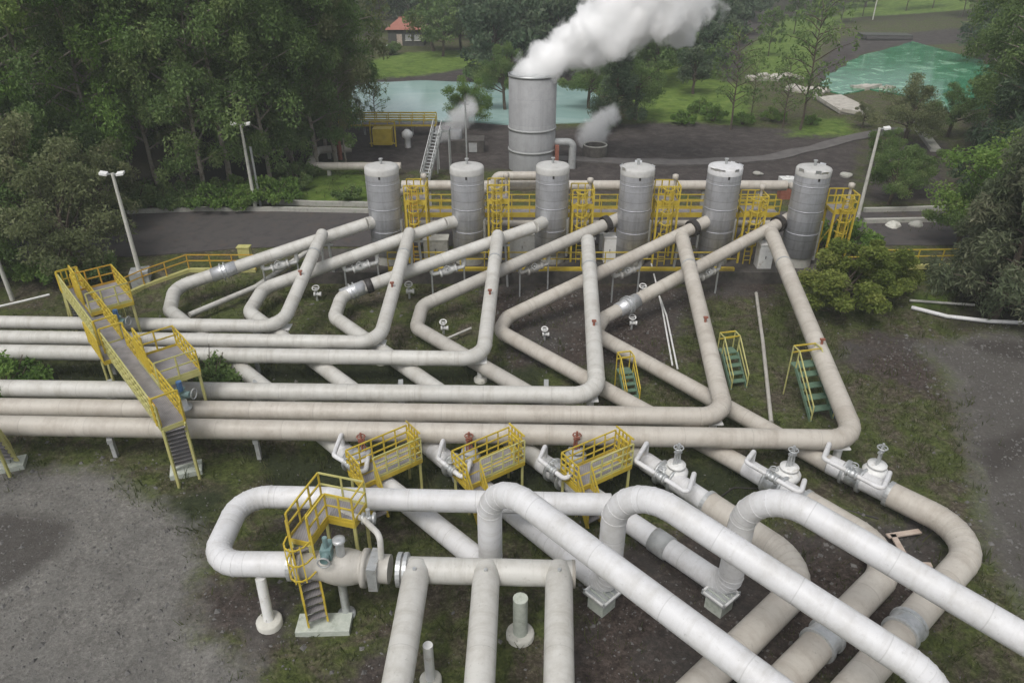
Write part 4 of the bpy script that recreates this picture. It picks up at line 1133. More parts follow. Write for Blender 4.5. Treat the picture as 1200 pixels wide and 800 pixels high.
# elevated service walkway and header pipes behind the separators
xa, xb, yw = SEP_POS[0].x + .8, SEP_POS[5].x - .4, 48.3
t = thing('service_walkway', 'long yellow railed walkway on posts behind the six separators', 'walkway', ((xa + xb) / 2, yw, GZ))
zw = 3.0
deck(t, ((xa + xb) / 2, yw, zw), Vector(((xb - xa) / 2, 0, 0)), Vector((0, .55, 0)))
railing(t, [(xa, yw - .55, zw), (xb, yw - .55, zw)], sp=1.2, w=.065); railing(t, [(xa, yw + .55, zw), (xb, yw + .55, zw)], sp=1.2, w=.065)
for i in range(8):
    x = xa + (xb - xa) * i / 7
    for s in (-.45, .45): mb = MB(); mb.bar((x, yw + s, GZ), (x, yw + s, zw - .1), .14); mb.build('post', 'yellow', t)
for yy, zz, rr, lb, x0, x1 in ((50.0, 4.35, .36, 'beige header pipe running behind the yellow service walkway', xa - .4, xb + 1.0), (47.2, 2.55, .25, 'narrow beige pipe running low in front of the service walkway', xa + .2, xb)):
    t = thing('header_pipeline', lb, 'pipeline', ((x0 + x1) / 2, yy, GZ), 'pipes behind the separators')
    mb = MB(); mb.tube([Vector((x0 + (x1 - x0) * i / 14, yy, zz)) for i in range(15)], rr, 18); mb.build('pipe', 'pipe_beige', t)
    for i in range(7):
        x = x0 + (x1 - x0) * (i + .5) / 7
        mb = MB(); mb.bar((x, yy, GZ), (x, yy, zz - rr), .2); mb.build('post', 'grey_paint', t)
    for i in range(6):
        x = SEP_POS[i].x + .9
        if yy > 49: mb = MB(); mb.tube(fillet([(x, yy, zz), (x, yy - 2.2, zz + .3), (x - .9, yy - 3.6, zz + .3)], .5, 8), .24, 14); mb.build('branch_pipe', 'pipe_beige', t)
# riser elbow and short upper pipe left of the third separator
q0, q1 = at_y(585, 226, 49.2), at_y(632, 206, 49.2)
t = thing('riser_pipe', 'raised beige pipe with elbow between the second and third separators', 'pipeline', (q0.x, q0.y, GZ))
mb = MB(); mb.tube(fillet([Vector((q0.x - .3, 49.2, GZ)), Vector((q0.x - .3, 49.2, q1.z)), Vector((q1.x + 1.2, 49.2, q1.z))], .45, 10), .30, 18); mb.build('pipe', 'pipe_beige', t)
mb = MB(); mb.cyl(Vector((q0.x - .75, 48.9, q1.z - .9)), Vector((q0.x + .15, 49.5, q1.z - .9)), .32, n=14); mb.build('valve_body', 'pipe_beige', t)

# cabinets and boxes between the separators
CAB = [((612, 300), (1.7, 1.0, 1.7), 'galv', 'grey metal cabinet between the second and third separators'), ((713, 305), (.8, .8, 1.75), 'white_paint', 'narrow white cabinet between the third and fourth separators'),
       ((512, 300), (1.6, 1.0, 1.3), 'concrete_pale', 'pale cabinet between the first and second separators'), ((893, 312), (.9, .8, 1.6), 'white_paint', 'white cabinet under the sloping pipe beside the fifth separator'),
       ((706, 292), (.5, .5, 1.2), 'grey_paint', 'small grey box on the terrace behind the fourth slanting pipe')]
for (u, v), s, mt, lb in CAB:
    q = at(u, v, GZ + .05)
    t = thing('equipment_cabinet', lb, 'cabinet', q, 'cabinets on the separator terrace')
    mb = MB(); mb.box(q + UP * s[2] / 2, s); mb.build('case', mt, t)
    mb = MB(); mb.box(q + UP * (s[2] + .03), (s[0] + .1, s[1] + .1, .06)); mb.build('lid', mt, t)
    mb = MB(); mb.box(q + Vector((-.2 * s[0], -s[1] / 2 - .01, s[2] * .5)), (s[0] * .45, .03, s[2] * .8)); dr = mb.build('door', mt, t)
    mb = MB(); mb.box(q + Vector((-.02, -s[1] / 2 - .04, s[2] * .5)), (.04, .05, .18)); mb.build('handle', 'black_metal', dr)

# ------------------------------------------------------------------ lamp posts
def lamp(base_px, top_px, zb, label, double=True, block=False, blockmat='concrete'):
    b = at(*base_px, zb); b.z = ground_z(b.x, b.y)
    t_ = at_y(*top_px, b.y); top = Vector((b.x, b.y, t_.z))
    t = thing('lamp_post', label, 'lamp post', b)
    mb = MB(); mb.tube([b - UP * .1, b.lerp(top, .5), top], .10, 12, radii=[.14, .12, .09]); mb.build('pole', 'concrete_pale', t)
    mb = MB(); mb.bar(top - Vector((.5 if double else .1, 0, .05)), top + Vector((.5, 0, -.05)), .07); mb.build('arm', 'galv', t)
    for s in ((-1, 1) if double else (1,)):
        mb = MB(); q = top + Vector((.5 * s, -.05, .0)); mb.frame_box(q, Vector((.22, 0, .03 * s)), Vector((0, .15, .04)), Vector((0, 0, .06))); h = mb.build('lamp_head', 'white_paint', t)
        mb = MB(); mb.frame_box(q - UP * .07, Vector((.18, 0, .025 * s)), Vector((0, .12, .03)), Vector((0, 0, .015))); mb.build('lens', 'grey_paint', h)
    if block:
        mb = MB(); mb.box(b + UP * .3, (1.1, 1.1, 1.0), .3); mb.build('base_block', 'grey_paint', t)
lamp((166, 328), (131, 203), .5, 'double headed lamp post on a concrete block at the left road edge', block=True)
lamp((300, 246), (279, 145), GZ, 'double headed lamp post before the left forest, beyond the road')
lamp((1005, 256), (1028, 150), GZ, 'slender single armed lamp post behind the rightmost separator', double=False)
lamp((15, 352), (-14, 268), 0, 'thin lamp post cut by the left picture edge', double=False)
b = at(306, 244, GZ); tp = at_y(299, 172, b.y); mb = MB(); mb.tube([(b.x, b.y, b.z - .1), (b.x, b.y, tp.z)], .09, 10); o = mb.build('utility_pole', 'galv', None, (b.x, b.y, GZ)); tag(o, 'plain thin pole right beside the double headed lamp post beyond the road', 'pole')

# small ground level pipes
def ground_pipe(name, label, pix, z, r, mat, cat='pipe', rf=.3):
    P = []
    for u, v in pix: p = at(u, v, z); p.z = ground_z(p.x, p.y) + z; P.append(p)
    mb = MB(); mb.tube(fillet(P, rf, 6), r, 12); o = mb.build(name, mat, None, P[0]); tag(o, label, cat)
ground_pipe('drain_pipe', 'thin pale drain pipe running between the fifth and sixth slanting pipes', [(886, 344), (894, 400), (904, 494)], .18, .10, 'pipe_dusty')
ground_pipe('drain_pipe', 'short pale pipe branching off the leftmost U bend', [(222, 369), (300, 338), (362, 308)], .55, .17, 'pipe_white')
ground_pipe('water_pipe', 'long white pipe on the ground from the tree to the right forest', [(1068, 360), (1110, 370), (1160, 376), (1240, 380)], .15, .12, 'pipe_clean')
ground_pipe('water_pipe', 'thin upper white pipe on the ground beside the right forest', [(1066, 352), (1100, 354), (1142, 357)], .15, .08, 'pipe_white')
ground_pipe('handrail_pipe', 'thin white rail leading left from the long crossover', [(58, 345), (30, 352), (-40, 368)], .9, .07, 'white_paint')
ground_pipe('conduit', 'left of two thin white conduits lying behind the fifth slanting pipe', [(762, 322), (776, 362), (788, 428)], .12, .05, 'white_paint')
ground_pipe('conduit', 'right of two thin white conduits lying behind the fifth slanting pipe', [(770, 340), (781, 370), (794, 432)], .12, .05, 'white_paint')
ground_pipe('cable', 'dark cable lying in the soil under the right overhead arch', [(830, 592), (860, 570), (900, 572), (1030, 606)], .06, .035, 'black_metal')
ground_pipe('drain_pipe', 'pale short pipe end in the fourth U bend', [(522, 398), (552, 384)], .35, .07, 'pipe_white')
# broken timber frame in the outermost loop
for pa, pb, lb in (((1046, 626), (1070, 668), 'long broken plank lying inside the outermost pipe loop'), ((1040, 628), (1078, 622), 'upper short plank lying across inside the outermost pipe loop'), ((1060, 660), (1092, 662), 'lower short plank lying inside the outermost pipe loop')):
    a_, b_ = at(*pa, .1), at(*pb, .1); mb = MB(); mb.bar(a_, b_, .22, .06); o = mb.build('plank', 'wood', None, a_.lerp(b_, .5)); tag(o, lb, 'plank')
# ------------------------------------------------------------------ tall silencer and what stands round it
b = at(623, 196, GZ); SY = b.y
rt = 2.13; ztop = at_y(623, 86, SY).z
t = thing('silencer_tower', 'tall grey cylindrical silencer chimney pouring out white steam', 'chimney', b)
mb = MB(); mb.lathe(b - UP * .2, UP, [(0, rt), (ztop - b.z + .2, rt), (ztop - b.z + .2, rt - .12), (1.5, rt - .12)], 48); mb.build('shell', 'silencer_steel', t)
for v in (153, 178):
    zz = at_y(623, v, SY - 1).z; mb = MB(); mb.lathe((b.x, b.y, zz), UP, [(0, rt), (0, rt + .07), (.16, rt + .07), (.16, rt)], 48); mb.build('band', 'grey_paint', t)
mb = MB(); mb.lathe((b.x, b.y, ztop - .18), UP, [(0, rt), (0, rt + .05), (.18, rt + .05), (.18, rt)], 48); mb.build('rim', 'galv', t)
mb = MB(); mb.tube(fillet([(b.x + rt - .2, b.y - .3, 3.2), (b.x + rt + 1.6, b.y - .3, 3.2), (b.x + rt + 1.6, b.y - .3, GZ)], .5, 8), .35, 16); mb.build('inlet_pipe', 'grey_paint', t)
mb = MB(); mb.box((b.x + rt + .12, b.y - .9, 2.4), (.35, .7, 1.3)); mb.build('access_door', 'red_rust', t)
# second silencer, mostly hidden, left of it
q = at(548, 176, GZ)
t = thing('silencer_box', 'low grey silencer housing behind the second separator, venting a small plume', 'silencer', q)
mb = MB(); mb.box(q + UP * .6, (3.4, 2.2, 1.2)); mb.build('case', 'concrete_dark', t)
mb = MB(); mb.lathe(q + Vector((-1.2, 0, 1.2)), UP, [(0, .7), (.8, .7), (.8, .6)], 20); mb.build('vent', 'silencer_steel', t)
mb = MB(); mb.box(q + Vector((.6, -1.12, .55)), (.8, .06, .9)); mb.build('door', 'grey_paint', t)
q2 = at(697, 183, GZ)
t = thing('silencer_box', 'low dark vent pit right of the tall silencer, giving off a small plume', 'silencer', q2)
mb = MB(); mb.lathe(q2, UP, [(0, 1.2), (1.1, 1.2), (1.1, 1.0), (.3, 1.0)], 24); mb.build('wall', 'concrete_dark', t)
mb = MB(); mb.torus(q2 + UP * 1.1, UP, 1.1, .08, 24, 6); mb.build('rim', 'concrete', t)

# yellow skid and footbridge by the left pond
q = at(450, 172, GZ)
t = thing('valve_skid', 'bright yellow skid with valves at the near side of the left pond', 'skid', q)
mb = MB(); mb.box(q + UP * 1.1, (1.9, 1.2, 1.6)); mb.build('case', 'yellow', t)
for s in (-1, 1):
    mb = MB(); mb.bar(q + Vector((1.25 * s, 0, 0)), q + Vector((1.25 * s, 0, 2.5)), .14); mb.build('post', 'yellow', t)
mb = MB(); mb.bar(q + Vector((-1.3, 0, 2.5)), q + Vector((1.3, 0, 2.5)), .14); mb.build('beam', 'yellow', t)
mb = MB(); mb.bar(q + Vector((-1.3, -.62, .5)), q + Vector((1.3, -.62, .5)), .1); mb.build('beam', 'yellow', t)
mb = MB(); mb.lathe(q + Vector((2.5, -.3, 0)), UP, [(0, .3), (.9, .3), (1.1, .55), (1.5, .55), (1.8, .2)], 16); mb.build('valve_body', 'white_paint', t)
a_, b_ = at(400, 158, GZ), at(512, 158, GZ); a_.z = b_.z = 2.0
t = thing('footbridge', 'long yellow edged footbridge along the near bank of the left pond', 'footbridge', ((a_.x + b_.x) / 2, a_.y, GZ))
deck(t, (a_ + b_) / 2, (b_ - a_) / 2, Vector((0, .6, 0)))
for s in (-.6, .6):
    mb = MB()
    for f in (.5, 1.0): mb.bar(a_ + Vector((0, s, f)), b_ + Vector((0, s, f)), .10, .14)
    for i in range(9): p = a_.lerp(b_, i / 8); mb.bar(p + Vector((0, s, 0)), p + Vector((0, s, 1)), .08)
    mb.build('railing', 'yellow', t)
for i in range(5): p = a_.lerp(b_, i / 4); mb = MB(); mb.bar((p.x, p.y, GZ - .1), (p.x, p.y, 1.95), .2); mb.build('post', 'grey_paint', t)
# white pipe loop at the forest edge
P = [at(u, v, 1.6) for u, v in ((470, 195), (362, 195), (372, 176), (412, 174))]
t = thing('water_pipeline', 'white pipe turning in a flat loop at the forest edge left of the separators', 'pipeline', (P[1].x, P[1].y, GZ))
mb = MB(); mb.tube(fillet(P, [.9, .9], 10), .36, 18); mb.build('pipe', 'pipe_beige', t)
for u, v in ((385, 195), (430, 195), (385, 176)):
    p = at(u, v, 1.6); mb = MB(); mb.bar((p.x, p.y, GZ - .1), (p.x, p.y, 1.3), .3); mb.build('post', 'concrete', t)
q = at(399, 187, GZ); mb = MB(); mb.tube([q - UP * .1, q + UP * 2.6], .22, 10); o = mb.build('marker_post', 'red_rust', None, q); tag(o, 'short rust orange post standing inside the white pipe loop', 'post')
# leaning access stair beside the left vent
t0, t1 = at(498, 214, GZ), at_y(515, 163, 70); 
t = thing('access_stair', 'pale galvanised steep stair rising behind the first yellow ladder platform', 'stair', t0)
st_top = Vector((t0.x + 1.1, t0.y + 2.6, GZ + 3.9))
stair(t, t0, st_top, .8, mat='galv', tread='galv', rh=.9)
deck(t, st_top + Vector((.35, .8, 0)), Vector((.6, 0, 0)), Vector((0, .75, 0)), edge='galv'); legs(t, [st_top + Vector((x_, y_, -.1)) for x_ in (-.2, .9) for y_ in (.1, 1.5)], 'galv')
m0 = at(548, 214, GZ); mt_ = at_y(547, 118, m0.y); mb = MB(); mb.tube([m0 - UP * .1, Vector((m0.x, m0.y, mt_.z))], .07, 8); mb.bar((m0.x - .3, m0.y, mt_.z - .3), (m0.x + .3, m0.y, mt_.z - .3), .05); o = mb.build('mast', 'galv', None, m0); tag(o, 'thin lightning mast rising behind the second separator', 'mast')

# low white kerb walls beyond the road
for pts, lb in (([(150, 251), (230, 248), (330, 248), (436, 250)], 'long low pale kerb wall beyond the road, below the left forest'), ([(300, 238), (370, 241), (432, 242)], 'short upper pale kerb wall at the foot of the bright grass'),
                ([(1012, 249), (1060, 248), (1110, 246)], 'low pale kerb wall beyond the road, right of the single armed lamp post'), ([(1012, 262), (1060, 261), (1108, 260)], 'nearer low kerb of the right grass bank')):
    P = [at(u, v, GZ) for u, v in pts]; mb = MB()
    for p0, p1 in zip(P, P[1:]): mb.bar(p0 + UP * .12, p1 + UP * .12, .3, .5)
    o = mb.build('kerb_wall', 'concrete', None, P[0]); tag(o, lb, 'wall')
# dirt track winding over the bare slope
P = [at(u, v, GZ) for u, v in ((650, 186), (740, 190), (830, 191), (900, 186), (955, 174), (1010, 160), (1060, 152))]
def ribbon(name, P, wd, z, mat):
    L, Rr = [], []
    for i, p in enumerate(P):
        d = (P[min(i + 1, len(P) - 1)] - P[max(i - 1, 0)]).normalized(); s = Vector((-d.y, d.x, 0)) * wd / 2
        L.append((p + s)); Rr.append((p - s))
    sheet(name, [(p.x, p.y) for p in L] + [(p.x, p.y) for p in reversed(Rr)], z, mat, .3, edge_noise=.5)
simple('track_dirt', (0.10, 0.092, 0.088), (0.15, 0.14, 0.132), 1.0, 0.95, stain=(0.07, 0.06, 0.055))
ribbon('track', P, 1.8, GZ + .12, 'track_dirt')
# boxes and boulders on the bare slope
q = at(919, 232, GZ)
t = thing('storage_tank', 'white box tank on a brown plinth behind the rightmost separators', 'tank', q)
mb = MB(); mb.box(q + UP * .5, (1.0, .9, 1.0)); mb.build('plinth', 'red_rust', t)
mb = MB(); mb.box(q + UP * 1.35, (1.2, 1.0, .7)); mb.build('body', 'white_paint', t)
mb = MB(); mb.cyl(q + UP * 1.7, q + UP * 1.82, .2, n=12); mb.build('lid', 'white_paint', t)
def boulder(u, v, s, lb, mat='concrete_pale'):
    q = at(u, v, GZ); mb = MB(); vs = []
    n, m_ = 10, 6
    prof = [(s * .55 * (1 - math.cos(math.pi * i / m_)), max(.001, s * math.sin(math.pi * i / m_))) for i in range(m_ + 1)]
    mb.lathe(q - UP * s * .25, UP, prof, n, False)
    mb.v = [tuple(Vector(p) + mnoise.noise_vector(Vector(p) * 1.7) * s * .35) for p in mb.v]
    tag(mb.build('boulder', mat, None, q), lb, 'boulder')
boulder(1046, 266, .55, 'left pale boulder on the right grass bank'); boulder(1073, 265, .5, 'right pale boulder on the right grass bank', 'concrete'); boulder(991, 207, .5, 'pale boulder behind the crown of the rightmost separator', 'concrete')
boulder(888, 205, .45, 'small grey boulder between the fifth and rightmost separators', 'concrete')
# concrete slab with kerbs, rubble and channel near the right pond
poly = px_outline([(953, 116), (985, 112), (1022, 130), (1008, 136), (985, 134)], GZ)
t = thing('concrete_slab', 'pale L shaped concrete slab on the slope before the right pond', 'slab', (poly[0][0], poly[0][1], GZ))
mb = MB(); mb.prism(poly, GZ - .3, GZ + .18); mb.build('slab', 'debris', t)
mb = MB(); mb.bar((*poly[0], GZ + .55), (*poly[4], GZ + .3), .4, .4); mb.bar((*poly[4], GZ + .55), (*poly[3], GZ + .3), .4, .4); mb.build('kerb', 'debris', t)
def rubble(u, v, w_, n, lb):
    q = at(u, v, GZ); mb = MB(); r_ = random.Random(u)
    for i in range(n):
        s = r_.uniform(.4, 1.4); c = q + Vector((r_.gauss(0, w_), r_.gauss(0, w_ * .5), .2)); rx = Matrix.Rotation(r_.uniform(0, 6), 3, 'Z') @ Matrix.Rotation(r_.uniform(-.4, .4), 3, 'X')
        mb.frame_box(c, rx @ Vector((s, 0, 0)), rx @ Vector((0, s * r_.uniform(.4, .9), 0)), rx @ Vector((0, 0, .25)))
    tag(mb.build('rubble_heap', 'debris', None, q), lb, 'rubble', kind='stuff')
rubble(905, 92, 1.6, 12, 'pale rubble strewn on the green bank right of the steam plume'); rubble(948, 108, 1.3, 10, 'pale broken concrete just above the L shaped slab'); rubble(1020, 104, 1.1, 8, 'pale broken concrete at the shore of the right pond')
a_, b_ = at(1072, 146, GZ), at(1096, 178, GZ); mb = MB(); mb.bar(a_ + UP * .1, b_ + UP * .1, .9, .5); o = mb.build('drain_channel', 'concrete', None, a_); tag(o, 'straight pale concrete channel running down the slope below the right pond', 'channel')
# floating pump raft
c = at(1036, 45, GZ + .2)
t = thing('pump_raft', 'dark flat raft floating at the far side of the right pond', 'raft', c)
mb = MB(); mb.box(c + UP * .5, (9.5, 4.2, .7), -.15); mb.build('deck', 'dark_wall', t)
for s in (-1, 1): mb = MB(); mb.cyl(c + Vector((-4.4, 1.6 * s, .1)), c + Vector((4.4, 1.6 * s - .9, .1)), .5, n=12); mb.build('float', 'black_metal', t)
a_, b_ = at(1022, 26, GZ), None; tp = at_y(1024, -30, a_.y); mb = MB(); mb.tube([a_, Vector((a_.x, a_.y, tp.z))], .15, 8); mb.bar((a_.x - .9, a_.y, tp.z - .5), (a_.x + .9, a_.y, tp.z - .5), .12); o = mb.build('power_pole', 'concrete_pale', None, a_); tag(o, 'pale power pole on the lawn behind the right pond raft', 'pole')
# cottage with a red tiled roof
c = at(478, 52, GZ); c.z = ground_z(c.x, c.y)
t = thing('cottage', 'small cottage with red tiled hip roof beyond the left pond', 'house', c)
W_, D_, Hh = 7.6, 6.0, 2.9
mb = MB(); mb.box(c + UP * Hh / 2, (W_ - .9, D_ - .9, Hh)); mb.build('wall', 'dark_wall', t)
mb = MB(); e = Hh; rp = 1.9
vs = [c + Vector((sx_ * W_ / 2, sy * D_ / 2, e)) for sx_, sy in ((-1, -1), (1, -1), (1, 1), (-1, 1))] + [c + Vector((-1.3, 0, e + rp)), c + Vector((1.3, 0, e + rp))]
mb.add(vs, [(0, 1, 5, 4), (1, 2, 5), (2, 3, 4, 5), (3, 0, 4), (3, 2, 1, 0)]); rf = mb.build('roof', 'roof_tile', t)
mb = MB(); mb.bar(c + Vector((-1.5, 0, e + rp)), c + Vector((1.5, 0, e + rp)), .25, .2); mb.build('ridge', 'roof_tile', rf)
mb = MB(); mb.box(c + Vector((-1.2, -(D_ - .9) / 2 - .03, 1.05)), (1.0, .08, 2.1)); mb.build('door', 'wood', t)
for x_ in (.5, 2.2):
    mb = MB(); mb.box(c + Vector((x_, -(D_ - .9) / 2 - .03, 1.5)), (1.1, .08, 1.0)); wo = mb.build('window', 'grey_paint', t)
    mb = MB(); mb.box(c + Vector((x_, -(D_ - .9) / 2 - .07, .95)), (1.3, .16, .1)); mb.build('sill', 'concrete_pale', wo)
c2 = at(455, 60, GZ); mb = MB(); mb.box(c2 + UP * .5, (1.9, 1.2, .9)); mb.box(c2 + UP * 1.0, (2.1, 1.4, .15)); o = mb.build('storage_chest', 'white_paint', None, c2); tag(o, 'small white chest on the lawn left of the red roofed cottage', 'chest')

# ------------------------------------------------------------------ steam
def steam_mat(name, dens, blobs, scale, amp, e0, e1):
    """density falls off with the distance from the plume's axis, broken up by turbulence"""
    m = bpy.data.materials.new(name); m.use_nodes = True; nt = m.node_tree; nt.nodes.clear()
    out = nt.nodes.new('ShaderNodeOutputMaterial'); pv = nt.nodes.new('ShaderNodeVolumePrincipled')
    pv.inputs['Color'].default_value = (1, 1, 1, 1); pv.inputs['Anisotropy'].default_value = 0.0
    geo = N(nt, 'ShaderNodeNewGeometry'); pos = geo.outputs['Position']
    def vm(op, a, b, out_='Vector'):
        n = nt.nodes.new('ShaderNodeVectorMath'); n.operation = op
        for k_, val in enumerate((a, b)):
            if val is None: continue
            if isinstance(val, bpy.types.NodeSocket): nt.links.new(val, n.inputs[k_])
            else: n.inputs[k_].default_value = val
        return n.outputs[out_]
    best = None
    for (a, ra), (b, rb) in zip(blobs, blobs[1:]):
        ab = b - a; pa = vm('SUBTRACT', pos, tuple(a))
        t_ = math_n(nt, 'DIVIDE', vm('DOT_PRODUCT', pa, tuple(ab), 'Value'), ab.length_squared)
        nt.nodes[-1].use_clamp = True
        sc_ = nt.nodes.new('ShaderNodeVectorMath'); sc_.operation = 'SCALE'; sc_.inputs[0].default_value = tuple(ab); nt.links.new(t_, sc_.inputs['Scale'])
        d = vm('LENGTH', vm('SUBTRACT', pa, sc_.outputs[0]), None, 'Value')
        rr = math_n(nt, 'MULTIPLY_ADD', t_, rb - ra, ra)
        q = math_n(nt, 'DIVIDE', d, rr)
        best = q if best is None else math_n(nt, 'MINIMUM', best, q)
    n1 = N(nt, 'ShaderNodeTexNoise', Scale=scale, Detail=6, Roughness=.62, Distortion=.5); nt.links.new(pos, n1.inputs['Vector'])
    q = math_n(nt, 'ADD', best, math_n(nt, 'MULTIPLY', math_n(nt, 'SUBTRACT', n1.outputs[0], 0.5), amp))
    r = ramp(nt, q, [(e0, 1.0), (e1, 0.0)])
    nt.links.new(math_n(nt, 'MULTIPLY', math_n(nt, 'POWER', r.outputs[0], 1.6), dens), pv.inputs['Density'])
    nt.links.new(pv.outputs[0], out.inputs['Volume']); M[name] = m
def plume(name, label, blobs, mat, dens, scale, amp, e0, e1, voxel):
    steam_mat(mat, dens, blobs, scale, amp, e0, e1)
    mb = MB(); org = Vector(blobs[0][0])
    for (p, r), nxt in zip(blobs, blobs[1:] + [None]):
        cs = [(p, r)]
        if nxt:
            for f in (.33, .66): cs.append((p.lerp(nxt[0], f), r + (nxt[1] - r) * f))
        for c, rr in cs:
            n_, k_ = 16, 10; s = rr * 1.3
            mb.lathe(c - UP * s, UP, [(s * (1 - math.cos(math.pi * i / k_)), max(.002, s * math.sin(math.pi * i / k_))) for i in range(k_ + 1)], n_)
    o = mb.build(name, mat, None, org)
    md = o.modifiers.new('merge', 'REMESH'); md.mode = 'VOXEL'; md.voxel_size = voxel
    return tag(o, label, 'steam')
def blob(u, v, rpx, Y):
    p = at_y(u, v, Y); d = Y * CT + (HC - p.z) * ST; return (p, rpx / F * d)
plume('steam_plume', 'big white steam plume leaning right out of the tall silencer', [blob(622, 86, 24, SY), blob(634, 76, 25, SY), blob(658, 62, 29, SY), blob(688, 46, 35, SY), blob(715, 28, 41, SY - 1), blob(748, 8, 48, SY - 1), blob(790, -16, 58, SY - 2), blob(806, 6, 30, SY - 1), blob(800, 28, 24, SY - 1), blob(794, 46, 13, SY - 1)], 'steam', 5.0, .5, 2.1, .60, .95, .3)
plume('steam_plume', 'small thin steam puff rising behind the second separator', [blob(516, 164, 8, 76), blob(526, 154, 13, 76), blob(538, 141, 16, 76), blob(550, 126, 14, 76)], 'steam_puff', 1.9, .9, 1.8, .35, 1.0, .25)
plume('steam_plume', 'small steam puff drifting right of the tall silencer', [blob(688, 174, 12, 74), blob(692, 160, 18, 74), blob(702, 146, 18, 74), blob(716, 134, 13, 74)], 'steam_drift', 1.9, .9, 1.8, .35, 1.0, .25)
# ------------------------------------------------------------------ trees
def crown(name, clumps, n, leaf, mat, seed, droop=.4, parent=None, wide=.5, shell=1.7):
    r = np.random.default_rng(seed)
    C = np.array([c for c, _, _ in clumps]); Rd = np.array([q for _, q, _ in clumps]); W = np.array([w_ for _, _, w_ in clumps], float)
    k = r.choice(len(clumps), n, p=W / W.sum())
    v = r.normal(size=(n, 3)); v /= np.linalg.norm(v, axis=1, keepdims=True)
    P = C[k] + v * (r.random((n, 1)) ** (1 / shell)) * Rd[k]
    d = r.normal(size=(n, 3)) + v * .6; d[:, 2] -= droop * 1.6; d /= np.linalg.norm(d, axis=1, keepdims=True)
    w_ = np.cross(d, r.normal(size=(n, 3))); w_ /= np.linalg.norm(w_, axis=1, keepdims=True)
    L = leaf * r.uniform(.6, 1.35, (n, 1)); Wd = L * wide
    V = np.stack([P - d * L / 2, P + w_ * Wd / 2, P + d * L / 2, P - w_ * Wd / 2], 1).reshape(-1, 3)
    me = bpy.data.meshes.new(name); me.from_pydata(V.tolist(), [], np.arange(4 * n).reshape(-1, 4).tolist())
    ct = r.random(len(clumps)); tint = np.clip(ct[k] * .7 + r.normal(.15, .14, n), 0, 1)
    a = me.attributes.new('tint', 'FLOAT', 'FACE'); a.data.foreach_set('value', tint.astype(np.float32))
    me.materials.append(M[mat]); o = bpy.data.objects.new(name, me); col.objects.link(o)
    if parent: o.parent = parent
    return o

